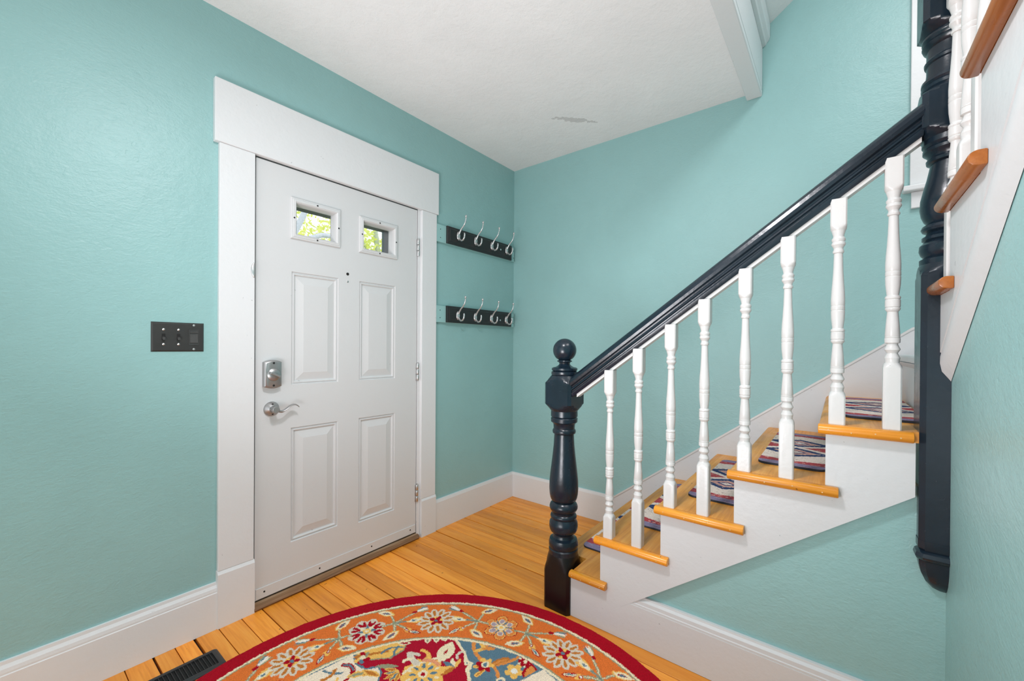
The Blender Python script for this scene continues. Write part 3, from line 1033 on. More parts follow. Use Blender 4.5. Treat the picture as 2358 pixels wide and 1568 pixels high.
for k in range(8):
    z, x = uz(k), ux(k)
    t = 0.030
    r = t / 2
    tr = MB()
    prof = [(x - RUN - 0.02, z), (x - r, z)] + [(x - r + r * math.sin(PI * i / 6), z - r + r * math.cos(PI * i / 6)) for i in range(1, 6)] + [(x - r, z - t), (x - RUN - 0.02, z - t)]
    tr.prism(prof, 'y', -3.298, YS)
    tro = part('tread', tr, 'nosing2', us, smooth=40)
    nb = MB()
    y = YO - r
    prof = [(YS, z), (y, z)] + [(y + r * math.sin(PI * i / 6), z - r + r * math.cos(PI * i / 6)) for i in range(1, 6)] + [(y, z - t), (YS, z - t)]
    x_front = x if k else -1.046
    nb.prism(prof, 'x', x_front, x - RUN - 0.075)
    part('return_nosing', nb, 'nosing2', tro, bevel=0.003, segs=2, smooth=40)
    zb = uz(k - 1) if k else zl
    part('riser', MB().box(x - 0.020, x - 0.038, -3.298, YS - 0.002, zb, z - t), 'stairwhite', us)
saw = [(-1.046, uz(0) - 0.030)]
for k in range(8):
    if k:
        saw.append((ux(k) - 0.019, uz(k) - 0.030))
    saw.append((ux(k + 1) - 0.019, uz(k) - 0.030))
LS = 0.712


def low2(x):
    return 1.137 + LS * (-1.046 - x)


xe = ux(8) - 0.019
saw += [(xe, low2(xe) + 0.06), (-1.046, low2(-1.046) + 0.06)]
part('outer_stringer', MB().prism(saw, 'y', YS, YR - 0.0), 'stairwhite', us)
mo = MB()
rings = []
for x in (-1.046, xe):
    z = low2(x)
    rings.append([(x, YS, z + 0.0599), (x, YS - 0.005, z + 0.057), (x, YS - 0.005, z + 0.052), (x, YS - 0.0003, z + 0.048), (x, YS, z + 0.03), (x, YS - 0.004, z + 0.008), (x, YS - 0.0215, z - 0.018), (x, YS - 0.0215, z + 0.0599)])
mo.loft(rings)
part('edge_moulding', mo, 'stairwhite', us, smooth=40)

ur = thing('stair_railing', 'white turned balusters and dark rail of the upper flight behind the hanging newel', 'railing', (-2.0, -2.335, 1.4))
SL2 = RISE / RUN


def ztop2(x):
    return 2.36 + SL2 * (HX - NS / 2 - x)


rings = [[(x, -2.327 + a, ztop2(x) + b) for a, b in ring] for x in (HX - NS / 2 + 0.003, -3.2)]
part('handrail', MB().loft(rings), 'navy', ur, smooth=25)
rings = [[(x, -2.327 + a, ztop2(x) + b) for a, b in fillet] for x in (HX - NS / 2 + 0.003, -3.2)]
part('rail_fillet', MB().loft(rings), 'baluster', ur)
for k in range(0, 8):
    for dx_, low in ((0.085, 0.100), (0.2225, 0.200)):
        x = ux(k) - dx_
        if k == 0 and dx_ < 0.1:
            continue
        z = uz(k)
        me = baluster_mesh(low, ztop2(x) - 0.10 - z)
        link('baluster', me, ur, (x - ur.location.x, -2.317 - ur.location.y, z - ur.location.z))

# ------------------------------------------------------------------ stair window
wn = struct_root('window_1', 'white framed stair window behind the hanging newel', (0, -2.73, 1.9))
for y0, y1 in ((-2.331, WY1), (WY0, WY0 - 0.105)):
    part('side_casing', MB().box(-0.020, 0, y0, y1, 1.9555, 3.46), 'trim', wn, bevel=0.002)
part('head_casing', MB().box(-0.022, 0, -2.32, -3.135, 3.352, 3.50), 'trim', wn, bevel=0.002)
part('stool', MB().box(-0.048, 0.06, -2.306, -3.155, 1.930, 1.955), 'trim', wn, bevel=0.005, segs=2)
part('apron', MB().box(-0.018, 0, -2.336, -3.12, 1.855, 1.9295), 'trim', wn, bevel=0.002)
s = MB()
for y0, y1, z0, z1 in ((WY1, WY1 - 0.045, WZ0, WZ1), (WY0, WY0 + 0.045, WZ0, WZ1), (WY1, WY0, WZ0, WZ0 + 0.06), (WY1, WY0, WZ1 - 0.05, WZ1), (WY1, WY0, 2.63, 2.675)):
    s.box(0.05, 0.085, y0, y1, z0, z1)
sa_ = part('sash', s, 'trim', wn, bevel=0.002)
part('pane', MB().box(0.066, 0.070, WY1 - 0.04, WY0 + 0.04, WZ0 + 0.05, 2.64), 'glass', sa_)
part('pane', MB().box(0.066, 0.070, WY1 - 0.04, WY0 + 0.04, 2.66, WZ1 - 0.04), 'glass', sa_)

# ------------------------------------------------------------------ painting helpers for the textiles


def S(h):
    """sRGB 0-255 triple to linear"""
    out = []
    for x in h:
        x /= 255
        out.append(x / 12.92 if x <= 0.04045 else ((x + 0.055) / 1.055) ** 2.4)
    return np.array(out)


class Canvas:
    def __init__(self, x0, x1, y0, y1, res, bgc):
        self.x0, self.y0, self.res = x0, y0, res
        self.nx, self.ny = int((x1 - x0) / res), int((y1 - y0) / res)
        self.c = np.empty((self.ny, self.nx, 3))
        self.c[:] = bgc

    def win(self, x0, x1, y0, y1):
        i0, i1 = max(0, int((x0 - self.x0) / self.res)), min(self.nx, int((x1 - self.x0) / self.res) + 2)
        j0, j1 = max(0, int((y0 - self.y0) / self.res)), min(self.ny, int((y1 - self.y0) / self.res) + 2)
        if i1 <= i0 or j1 <= j0:
            return None
        X = self.x0 + (np.arange(i0, i1) + 0.5) * self.res
        Y = self.y0 + (np.arange(j0, j1) + 0.5) * self.res
        return slice(j0, j1), slice(i0, i1), X[None, :], Y[:, None]

    def shape(self, cx, cy, a, b, ang, col, kind='e'):
        R = max(a, b)
        w_ = self.win(cx - R, cx + R, cy - R, cy + R)
        if w_ is None:
            return
        sj, si, X, Y = w_
        ca_, sa2 = math.cos(ang), math.sin(ang)
        u = ((X - cx) * ca_ + (Y - cy) * sa2) / a
        v = (-(X - cx) * sa2 + (Y - cy) * ca_) / b
        if kind == 'e':
            m = u * u + v * v < 1
        elif kind == 'a':       # almond
            m = np.abs(v) < (1 - u * u)
        else:                    # tear: fat at -u, pointed at +u
            m = (np.abs(v) < np.sqrt(np.clip(1 - u * u, 0, 1)) * (1 - u) * 0.62) & (np.abs(u) < 1)
        self.c[sj, si][m] = col

    def curve(self, pts, wdt, col):
        P = np.array(pts, float)
        if len(P) == 3:
            t = np.linspace(0, 1, 12)[:, None]
            P = (1 - t) ** 2 * P[0] + 2 * t * (1 - t) * P[1] + t * t * P[2]
        for a, b in zip(P[:-1], P[1:]):
            w_ = self.win(min(a[0], b[0]) - wdt, max(a[0], b[0]) + wdt, min(a[1], b[1]) - wdt, max(a[1], b[1]) + wdt)
            if w_ is None:
                continue
            sj, si, X, Y = w_
            d = b - a
            L2 = max(1e-12, d @ d)
            t = np.clip(((X - a[0]) * d[0] + (Y - a[1]) * d[1]) / L2, 0, 1)
            m = (X - a[0] - t * d[0]) ** 2 + (Y - a[1] - t * d[1]) ** 2 < wdt * wdt
            self.c[sj, si][m] = col

    def poly(self, pts, col):
        P = np.array(pts, float)
        w_ = self.win(P[:, 0].min(), P[:, 0].max(), P[:, 1].min(), P[:, 1].max())
        if w_ is None:
            return
        sj, si, X, Y = w_
        m = np.zeros((Y.shape[0], X.shape[1]), bool)
        n = len(P)
        for i in range(n):
            (xa, ya_), (xb, yb2) = P[i], P[(i + 1) % n]
            cond = ((ya_ > Y) != (yb2 > Y))
            xi = (xb - xa) * (Y - ya_) / ((yb2 - ya_) if yb2 != ya_ else 1e-9) + xa
            m ^= cond & (X < xi)
        self.c[sj, si][m] = col

    def sample(self, x, y):
        i = np.clip(((x - self.x0) / self.res).astype(int), 0, self.nx - 1)
        j = np.clip(((y - self.y0) / self.res).astype(int), 0, self.ny - 1)
        return self.c[j, i]


def smooth_noise(x, y, f, seed):
    r_ = np.random.default_rng(seed)
    out = np.zeros_like(x)
    for _ in range(6):
        a = r_.uniform(0, 2 * PI)
        k = f * r_.uniform(0.6, 1.6)
        out += np.sin(k * (x * math.cos(a) + y * math.sin(a)) + r_.uniform(0, 6))
    return out / 6


def colored_mesh(name, V, Fq, colors, mats, mat_idx=None, smooth=True):
    me = D.meshes.new(name)
    nv, nf = len(V), len(Fq)
    me.vertices.add(nv)
    me.vertices.foreach_set('co', np.ascontiguousarray(V, np.float32).ravel())
    me.loops.add(nf * 4)
    me.loops.foreach_set('vertex_index', np.ascontiguousarray(Fq, np.int32).ravel())
    me.polygons.add(nf)
    me.polygons.foreach_set('loop_start', np.arange(0, nf * 4, 4, dtype=np.int32))
    at = me.color_attributes.new('Col', 'FLOAT_COLOR', 'POINT')
    at.data.foreach_set('color', np.c_[colors, np.ones(nv)].astype(np.float32).ravel())
    for m_ in mats:
        me.materials.append(m_)
    if mat_idx is not None:
        me.polygons.foreach_set('material_index', mat_idx.astype(np.int32))
    if smooth:
        me.polygons.foreach_set('use_smooth', np.ones(nf, bool))
    me.update(calc_edges=True)
    me.validate()
    return me


# ------------------------------------------------------------------ round rug
RC, RR = (-1.9896, -1.1970), 0.925
cRED, cCRIM, cORG = S((166, 6, 30)), S((170, 16, 44)), S((220, 114, 50))
cIVO, cGRY, cBLU, cYEL, cOCH, cLIL, cGRN = S((234, 218, 184)), S((212, 200, 182)), S((92, 122, 138)), S((236, 184, 96)), S((190, 116, 48)), S((170, 150, 160)), S((150, 150, 120)), 
cCRM, cWHT = S((238, 220, 196)), S((232, 226, 216))
cv = Canvas(-1.02, 1.02, -1.02, 1.02, 0.0018, cORG)
w_ = cv.win(-1.02, 1.02, -1.02, 1.02)
rad = np.sqrt(w_[2] ** 2 + w_[3] ** 2)
cv.c[rad < 0.64] = cCRIM


def fit(x, y):
    """motif coordinates, read off a first survey of the rug, to true coordinates about its centre"""
    r, t_ = math.hypot(x, y), math.atan2(y, x)
    g = (0.722 - 0.012 * math.cos(t_) + 0.058 * math.sin(t_)) / 0.75
    return (-1.973 + r * g * math.cos(t_) - RC[0], -1.260 + r * g * math.sin(t_) - RC[1])


def turn(pts, rot):
    c, s_ = math.cos(rot), math.sin(rot)
    return [(c * x - s_ * y, s_ * x + c * y) for x, y in pts]


def flower_a(x, y, a0, R=0.078):
    n = 12
    for i in range(n):
        a = a0 + 2 * PI * i / n
        cv.shape(x + 0.60 * R * math.cos(a), y + 0.60 * R * math.sin(a), 0.44 * R, 0.205 * R, a, cGRY)
    cv.shape(x, y, 0.62 * R, 0.62 * R, 0, cGRY)
    for i in range(n):
        a = a0 + 2 * PI * i / n
        cv.shape(x + 0.66 * R * math.cos(a), y + 0.66 * R * math.sin(a), 0.235 * R, 0.085 * R, a, cOCH)
    cv.shape(x, y, 0.36 * R, 0.36 * R, 0, cYEL)
    for i in range(4):
        a = a0 + PI / 4 + PI * i / 2
        cv.shape(x + 0.22 * R * math.cos(a), y + 0.22 * R * math.sin(a), 0.20 * R, 0.12 * R, a, cRED)
    cv.shape(x, y, 0.10 * R, 0.10 * R, 0, cBLU)


def flower_b(x, y, a0, R=0.076):
    n = 8
    for i in range(n):
        a = a0 + 2 * PI * i / n
        cv.shape(x + 0.62 * R * math.cos(a), y + 0.62 * R * math.sin(a), 0.40 * R, 0.32 * R, a, cGRY)
    cv.shape(x, y, 0.7 * R, 0.7 * R, 0, cGRY)
    for i in range(n):
        a = a0 + 2 * PI * i / n
        for q in (-0.16, 0.16):
            cv.shape(x + 0.62 * R * math.cos(a + q), y + 0.62 * R * math.sin(a + q), 0.26 * R, 0.085 * R, a + q * 1.6, cRED)
    for i in range(n):
        a = a0 + PI / n + 2 * PI * i / n
        cv.shape(x + 0.26 * R * math.cos(a), y + 0.26 * R * math.sin(a), 0.24 * R, 0.07 * R, a, cBLU if i % 2 else cIVO)
    cv.shape(x, y, 0.22 * R, 0.22 * R, 0, cYEL)
    cv.shape(x, y, 0.12 * R, 0.12 * R, 0, cIVO)


def flower_c(x, y, a0, R=0.076):
    n = 6
    for s_, col in ((1.0, cRED), (0.90, cYEL), (0.76, S((224, 132, 64))), (0.52, cIVO), (0.40, cLIL)):
        for i in range(n):
            a = a0 + 2 * PI * i / n
            d = 0.60 * R if s_ > 0.7 else 0.5 * R
            cv.shape(x + d * math.cos(a), y + d * math.sin(a), 0.40 * R * s_, 0.33 * R * s_, a, col)
    for i in range(n):
        a = a0 + PI / n + 2 * PI * i / n
        cv.shape(x + 0.35 * R * math.cos(a), y + 0.35 * R * math.sin(a), 0.30 * R, 0.045 * R, a, cBLU)
    cv.shape(x, y, 0.24 * R, 0.24 * R, 0, cIVO)
    cv.shape(x, y, 0.11 * R, 0.11 * R, 0, cYEL)


def leaf_w(x, y, a, s_=1.0):
    cv.shape(x, y, 0.040 * s_, 0.0185 * s_, a, cYEL, 'a')
    cv.shape(x + 0.004 * math.cos(a), y + 0.004 * math.sin(a), 0.037 * s_, 0.0150 * s_, a, cIVO, 'a')
    cv.shape(x, y, 0.020 * s_, 0.0068 * s_, a + 0.1, cRED, 'a')
    cv.shape(x, y, 0.017 * s_, 0.0048 * s_, a + 0.1, cBLU, 'a')


def bud(x, y, a, s_=1.0):
    for q in (-0.42, 0.42, -0.2, 0.2, 0):
        cv.shape(x + 0.020 * math.cos(a + q), y + 0.020 * math.sin(a + q), 0.036 * s_, 0.006 * s_, a + q * 0.8, (cGRN, cGRN, cIVO, cBLU, cWHT)[(-0.42, 0.42, -0.2, 0.2, 0).index(q)], 'a')
    cv.shape(x - 0.012 * math.cos(a), y - 0.012 * math.sin(a), 0.012, 0.008, a, cRED)


def tulip(x, y, a, s_=1.0):
    for q in (-0.6, 0.6, 0):
        cv.shape(x + 0.010 * math.cos(a + q), y + 0.010 * math.sin(a + q), 0.034 * s_, 0.011 * s_, a + q * 0.6, cYEL if q else cIVO, 'a')
    cv.shape(x + 0.004 * math.cos(a), y + 0.004 * math.sin(a), 0.016, 0.005, a, cBLU, 'a')
    cv.shape(x - 0.004 * math.cos(a), y - 0.004 * math.sin(a), 0.007, 0.004, a, cWHT, 'a')


def spike(x, y, a):
    cv.shape(x, y, 0.022, 0.013, a, cYEL, 'a')
    cv.shape(x + 0.030 * math.cos(a), y + 0.030 * math.sin(a), 0.030, 0.011, a + 0.2, cRED, 'a')
    cv.shape(x + 0.030 * math.cos(a), y + 0.030 * math.sin(a), 0.025, 0.007, a + 0.2, cIVO, 'a')
    cv.shape(x + 0.030 * math.cos(a), y + 0.030 * math.sin(a), 0.017, 0.0035, a + 0.2, cBLU, 'a')
    cv.shape(x - 0.010 * math.cos(a), y - 0.010 * math.sin(a), 0.009, 0.007, a, cRED)
    cv.shape(x - 0.010 * math.cos(a), y - 0.010 * math.sin(a), 0.005, 0.004, a, cWHT)


def pol(r, d):
    return (r * math.cos(math.radians(d)), r * math.sin(math.radians(d)))


for qd in range(4):
    rot = qd * 90
    rr_ = math.radians(rot)
    # medallion: cream, yellow, red and blue fields with outlines
    cream = [(0.016, 0.652), (0.197, 0.622), (0.173, 0.573), (0.181, 0.524), (0.219, 0.496), (0.206, 0.465), (0.181, 0.445), (0.10, 0.40), (0.02, 0.47), (-0.02, 0.55)]
    yel = [(0.2, 0.622), (0.30, 0.580), (0.370, 0.535), (0.345, 0.510), (0.33, 0.5), (0.269, 0.502), (0.23, 0.538), (0.19, 0.575)]
    blu = [(0.505, 0.395), (0.545, 0.350), (0.585, 0.290), (0.625, 0.185), (0.650, 0.03), (0.589, 0.035), (0.547, 0.03), (0.46, 0.06), (0.40, 0.15), (0.393, 0.211), (0.424, 0.254), (0.456, 0.256), (0.436, 0.271), (0.475, 0.31), (0.49, 0.35)]
    for pl_, col, edge in ((cream, cCRM, cBLU), (yel, cYEL, cGRN), (blu, cBLU, cIVO)):
        q = turn([fit(*p_) for p_ in pl_], rr_)
        cv.poly(q, col)
        cv.curve(q + [q[0]], 0.0035, edge) if len(q) != 2 else None

    def T(x, y):
        return turn([fit(x, y)], rr_)[0]

    def C(pts, wdt, col):
        cv.curve([T(*p) for p in pts], wdt, col)
    # cream field ornaments
    C([(0.141, 0.598), (0.168, 0.575), (0.145, 0.545)], 0.009, cRED)
    C([(0.141, 0.598), (0.168, 0.575), (0.145, 0.545)], 0.004, cBLU)
    C([(0.145, 0.545), (0.125, 0.525), (0.100, 0.530)], 0.005, cRED)
    C([(0.083, 0.626), (0.090, 0.590), (0.118, 0.570)], 0.005, cBLU)
    C([(0.060, 0.590), (0.085, 0.575), (0.11, 0.60)], 0.007, cOCH)
    C([(0.05, 0.56), (0.075, 0.54), (0.095, 0.555)], 0.005, cYEL)
    for sx, sy, a in ((0.165, 0.510, 2.2), (0.148, 0.523, 2.6), (0.182, 0.492, 1.9)):
        x, y = T(sx, sy)
        cv.shape(x, y, 0.040, 0.013, a + rr_, cYEL, 'a')
        cv.shape(x, y, 0.032, 0.007, a + rr_, cOCH if a < 2.3 else cGRN, 'a')
    x, y = T(0.205, 0.580)
    for i in range(6):
        cv.shape(x + 0.020 * math.cos(i), y + 0.020 * math.sin(i), 0.014, 0.009, i + 0.4, (cGRN, cRED, cOCH, cYEL, cBLU, cRED)[i])
    cv.shape(x, y, 0.011, 0.011, 0, cIVO)
    # yellow field
    C([(0.23, 0.575), (0.26, 0.555), (0.285, 0.540)], 0.006, cOCH)
    C([(0.262, 0.545), (0.30, 0.56), (0.335, 0.515)], 0.004, cBLU)
    C([(0.286, 0.502), (0.30, 0.525), (0.325, 0.528)], 0.005, cBLU)
    x, y = T(0.352, 0.527)
    cv.shape(x, y, 0.028, 0.012, -0.9 + rr_, cIVO, 'a')
    cv.shape(x, y, 0.018, 0.006, -0.9 + rr_, cRED, 'a')
    # red field: big daisy, vines, white leaves
    x, y = T(0.300, 0.352)
    for i in range(10):
        a = 2 * PI * i / 10
        cv.shape(x + 0.056 * math.cos(a), y + 0.056 * math.sin(a), 0.026, 0.021, a, cYEL)
    cv.shape(x, y, 0.058, 0.058, 0, cYEL)
    for i in range(8):
        a = 2 * PI * i / 8
        cv.shape(x + 0.038 * math.cos(a), y + 0.038 * math.sin(a), 0.013, 0.006, a, cBLU)
        cv.shape(x + 0.054 * math.cos(a + 0.39), y + 0.054 * math.sin(a + 0.39), 0.010, 0.005, a + 0.4, cIVO)
    cv.shape(x, y, 0.018, 0.018, 0, cIVO)
    cv.shape(x, y, 0.009, 0.009, 0, cRED)
    C([(0.255, 0.405), (0.318, 0.417), (0.394, 0.366)], 0.005, cIVO)
    C([(0.318, 0.410), (0.315, 0.44), (0.330, 0.465)], 0.012, cGRY)
    C([(0.330, 0.465), (0.345, 0.455), (0.350, 0.435)], 0.007, cGRY)
    C([(0.322, 0.44), (0.300, 0.455), (0.292, 0.45)], 0.007, cIVO)
    C([(0.365, 0.395), (0.385, 0.42), (0.375, 0.445)], 0.008, cYEL)
    C([(0.345, 0.40), (0.375, 0.37), (0.365, 0.345)], 0.008, S((226, 150, 110)))
    leaf_p = T(0.430, 0.372)
    cv.shape(leaf_p[0], leaf_p[1], 0.056, 0.032, 0.35 + rr_, cIVO, 'a')
    cv.shape(leaf_p[0], leaf_p[1], 0.016, 0.006, 0.35 + rr_, cRED, 'a')
    for i in range(5):
        a = 2.1 + i * 0.42 + rr_
        bx, by = T(0.255, 0.425)
        cv.shape(bx + 0.030 * math.cos(a), by + 0.030 * math.sin(a), 0.030, 0.008, a, cYEL, 'a')
        cv.shape(bx + 0.030 * math.cos(a), by + 0.030 * math.sin(a), 0.022, 0.004, a, (cOCH, cBLU)[i % 2], 'a')
    bx, by = T(0.238, 0.477)
    cv.shape(bx, by, 0.045, 0.010, 2.25 + rr_, cGRN, 'a')
    bx, by = T(0.395, 0.292)
    for a, col in ((0.2, cYEL), (0.9, cIVO), (1.6, cBLU), (2.3, cYEL), (3.0, cOCH)):
        cv.shape(bx + 0.022 * math.cos(a + rr_), by + 0.022 * math.sin(a + rr_), 0.030, 0.009, a + rr_, col, 'a')
    # vine border between red and blue
    C([(0.505, 0.395), (0.488, 0.35), (0.475, 0.31)], 0.006, cIVO)
    C([(0.475, 0.31), (0.445, 0.28), (0.456, 0.256)], 0.006, cIVO)
    C([(0.456, 0.256), (0.42, 0.25), (0.393, 0.205)], 0.006, cIVO)
    C([(0.475, 0.325), (0.45, 0.335), (0.435, 0.315)], 0.005, cGRY)
    for px_, py_ in ((0.425, 0.475), (0.452, 0.452), (0.478, 0.432)):
        x, y = T(px_, py_)
        cv.shape(x, y, 0.022, 0.013, 0.9 + rr_, cIVO, 'a')
        cv.shape(x, y, 0.013, 0.006, 0.9 + rr_, cGRN, 'a')
    # blue field: red and yellow flower with orange vines
    cO2 = S((220, 140, 70))
    C([(0.548, 0.330), (0.50, 0.305), (0.492, 0.222)], 0.0075, cO2)
    C([(0.500, 0.203), (0.520, 0.165), (0.604, 0.140)], 0.0065, cO2)
    C([(0.506, 0.186), (0.500, 0.165), (0.478, 0.135)], 0.006, cO2)
    C([(0.512, 0.190), (0.540, 0.190), (0.567, 0.168)], 0.011, cOCH)
    C([(0.515, 0.188), (0.540, 0.187), (0.562, 0.169)], 0.005, cO2)
    for ex in ((0.455, 0.235), (0.428, 0.205)):
        C([(0.478, 0.212), ((0.478 + ex[0]) / 2 + 0.01, (0.212 + ex[1]) / 2 - 0.012), ex], 0.0085, cYEL)
        C([(0.478, 0.212), ((0.478 + ex[0]) / 2 + 0.01, (0.212 + ex[1]) / 2 - 0.012), ex], 0.003, cOCH)
    x, y = T(0.488, 0.214)
    for i in range(6):
        a = 2 * PI * i / 6 + rr_
        cv.shape(x + 0.020 * math.cos(a), y + 0.020 * math.sin(a), 0.016, 0.011, a, cYEL if i in (0, 1, 5) else cRED)
    cv.shape(x, y, 0.015, 0.015, 0, cIVO)
    cv.shape(x, y, 0.008, 0.008, 0, cBLU)
    x, y = T(0.541, 0.110)
    for i in range(5):
        a = 2 * PI * i / 5
        cv.shape(x + 0.019 * math.cos(a), y + 0.019 * math.sin(a), 0.017, 0.013, a, cYEL)
    cv.shape(x, y, 0.013, 0.013, 0, cWHT)
    x, y = T(0.608, 0.105)
    for i in range(6):
        a = 2 * PI * i / 6
        cv.shape(x + 0.017 * math.cos(a), y + 0.017 * math.sin(a), 0.012, 0.009, a, cRED)
        cv.shape(x + 0.024 * math.cos(a + 0.5), y + 0.024 * math.sin(a + 0.5), 0.006, 0.005, a, cIVO)
    cv.shape(x, y, 0.009, 0.009, 0, cIVO)
    x, y = T(0.470, 0.120)
    cv.shape(x, y, 0.020, 0.016, 0, cIVO)
    cv.shape(x, y, 0.009, 0.007, 0, cBLU)
    x, y = T(0.546, 0.272)
    for a in (0.2, 1.1, 2.6, -0.9):
        cv.shape(x + 0.018 * math.cos(a + rr_), y + 0.018 * math.sin(a + rr_), 0.030, 0.009, a + rr_, cYEL if a > 0.5 else cO2, 'a')
    x, y = T(0.575, 0.055)
    cv.shape(x, y, 0.05, 0.03, 0.5 + rr_, cRED, 'a')
    cv.shape(x, y, 0.04, 0.02, 0.5 + rr_, cO2, 'a')

cv.c[(rad > 0.612) & (rad < 0.622)] = cIVO
cv.c[(rad > 0.622) & (rad < 0.628)] = cGRN
cv.c[rad > 0.628] = cORG
for qd in range(4):
    rot = qd * 90
    for deg, fn in ((-4.0, flower_a), (18.5, flower_c), (41.2, flower_a), (63.8, flower_b)):
        fn(*pol(0.727, deg + rot), math.radians(deg + rot + 15))
    for n_, mid in enumerate((7.2, 29.8, 52.4, 75.0)):
        sgn = 1 if n_ % 2 == 0 else -1

        def B(t_, s_):          # t_: metres along the band (clockwise positive), s_: metres outwards from 0.757
            return pol(0.732 + s_, mid + rot - math.degrees(t_ / 0.732))

        def A(t_, s_):
            p, q = B(0, 0), B(t_, s_)
            return math.atan2(q[1] - p[1], q[0] - p[0])
        flip = 1 if n_ in (0, 2) else -1
        f_ = lambda t_: flip * t_
        node = B(f_(-0.035), 0.005)
        cv.curve([B(f_(-0.080), 0.0), B(f_(-0.055), 0.006), node], 0.0062, cGRN)
        cv.curve([B(f_(-0.080), 0.0), B(f_(-0.055), 0.006), node], 0.0016, cIVO)
        for ex, wd in ((B(f_(0.052), 0.060), 1), (B(f_(-0.045), 0.058), 1), (B(f_(0.020), -0.045), 1), (B(f_(-0.035), -0.050), 1), (B(f_(0.03), 0.006), 0)):
            mid_ = ((node[0] + ex[0]) / 2 + 0.004, (node[1] + ex[1]) / 2)
            cv.curve([node, mid_, ex], 0.0056, cGRN)
            cv.curve([node, mid_, ex], 0.0014, cIVO if wd else cBLU)
        th = math.atan2(node[1], node[0])
        tang = th - PI / 2 * flip
        leaf_w(*B(f_(-0.062), 0.082), tang + PI - 0.5 * flip)
        bud(*B(f_(0.058), 0.068), tang + 0.30 * flip)
        tulip(*B(f_(0.040), 0.006), tang)
        spike(*B(f_(0.026), -0.052), tang - 0.7 * flip)
        leaf_w(*B(f_(-0.050), -0.068), tang + PI + 0.55 * flip)

cv.c[(rad > 0.844) & (rad < 0.854)] = cIVO
cv.c[(rad > 0.838) & (rad < 0.844)] = cGRN
cv.c[rad > 0.854] = cRED

# polar mesh, finest where it lies in view
th = np.concatenate([np.radians(np.arange(-32, 112, 0.165)), np.radians(np.arange(112, 328, 0.7))])
rads = np.concatenate([np.linspace(0.004, 0.40, 60)[:-1], np.linspace(0.40, RR - 0.010, 212), RR - 0.010 + np.array([0.003, 0.006, 0.0085, 0.0097, 0.0100])])
nt, nr = len(th), len(rads)
TH, RD = np.meshgrid(th, rads)
ru = RD
U, V_ = ru * np.cos(TH), ru * np.sin(TH)
jx = smooth_noise(U, V_, 240, 3) * 0.0032 + rng.normal(0, 0.0011, U.shape)
jy = smooth_noise(U, V_, 240, 4) * 0.0032 + rng.normal(0, 0.0011, U.shape)
colr = cv.sample(U + jx, V_ + jy)
colr = colr * (1 + 0.06 * smooth_noise(U, V_, 9, 5) + rng.normal(0, 0.055, U.shape))[..., None]
Z = 0.0150 + rng.normal(0, 0.0006, U.shape) + smooth_noise(U, V_, 120, 6) * 0.0006
tail = np.array([0.0146, 0.0130, 0.0100, 0.0055, 0.0006])
Z[-5:, :] = tail[:, None] + rng.normal(0, 0.0004, (5, nt))
wob = smooth_noise(U, V_, 70, 9) * 0.002 + rng.normal(0, 0.0004, U.shape)
RX_ = RD + np.where(RD > RR - 0.011, wob, 0)
Vv = np.stack([RX_ * np.cos(TH), RX_ * np.sin(TH), Z], -1).reshape(-1, 3)
idx = np.arange(nr * nt).reshape(nr, nt)
nx_ = np.roll(idx, -1, 1)
Fq = np.stack([idx[:-1], idx[1:], nx_[1:], nx_[:-1]], -1).reshape(-1, 4)
rug_me = colored_mesh('round_rug', Vv, Fq, np.clip(colr, 0, 1).reshape(-1, 3), [M['rug']])
rug = link('round_rug', rug_me, None, (RC[0], RC[1], 0.0006))
tag(rug, 'round wool rug with crimson rim and orange flowered border on the floor', 'rug')

# ------------------------------------------------------------------ stair mats
ML, MW = 0.695, 0.205
NAV, MRED, MIV, MAU, MBG, MPK = S((44, 62, 104)), S((172, 70, 76)), S((224, 208, 198)), S((134, 124, 152)), S((206, 168, 150)), S((196, 140, 136))
mc = Canvas(0, ML, 0, MW, 0.0016, MIV)
_, _, X, Y = mc.win(0, ML, 0, MW)
X = X[:, :mc.nx] + 0 * Y[:mc.ny]
Y = Y[:mc.ny] + 0 * X
yc = np.abs(Y / MW - 0.5) * 2          # 0 mid, 1 at long edges
xm = np.minimum(X, ML - X)
mc.c[(xm < 0.048)] = MAU
wv = 0.048 + 0.052 * (0.62 + 0.38 * yc)
mc.c[(xm >= 0.048) & (xm < wv)] = MRED
z3 = xm >= wv + 0.03
for k in range(2):
    xc = 0.248 + 0.2 * k
    zig = 0.05 * np.abs(((Y / 0.016) % 1) - 0.5)
    d = np.abs(X - xc) / 0.088 + yc * 0.80 + zig
    mc.c[z3 & (d < 1.0)] = NAV
    mc.c[z3 & (d < 0.62)] = MBG
    mc.c[z3 & (d < 0.50)] = MPK
    mc.c[z3 & (d < 0.34)] = NAV
    mc.c[z3 & (d < 0.22)] = MIV
d = np.abs(X - 0.348) / 0.05 + (1 - yc) * 1.2
mc.c[z3 & (d < 0.95)] = MRED
r_ = np.random.default_rng(11)
for k in range(300):
    x_, y_ = r_.uniform(0, ML), r_.uniform(0, MW)
    xm_ = min(x_, ML - x_)
    if xm_ < 0.048:
        col = (S((96, 100, 140)), S((170, 150, 172)), S((140, 104, 124)))[k % 3]
        a, b = 0.0018, r_.uniform(0.008, 0.020)
    elif xm_ < 0.085:
        col = (S((224, 206, 196)), S((120, 44, 60)), S((222, 150, 140)), NAV)[k % 4]
        a, b = 0.0024, r_.uniform(0.003, 0.008)
    else:
        col = (S((70, 56, 62)), MIV, S((206, 180, 168)), S((150, 118, 108)))[k % 4]
        a, b = 0.0015, r_.uniform(0.003, 0.007)
    mc.shape(x_, y_, a, b, 0, col)
nxm, nym = 240, 72
gx = np.linspace(0, ML, nxm)
gy = np.linspace(0, MW, nym)
GX, GY = np.meshgrid(gx, gy)
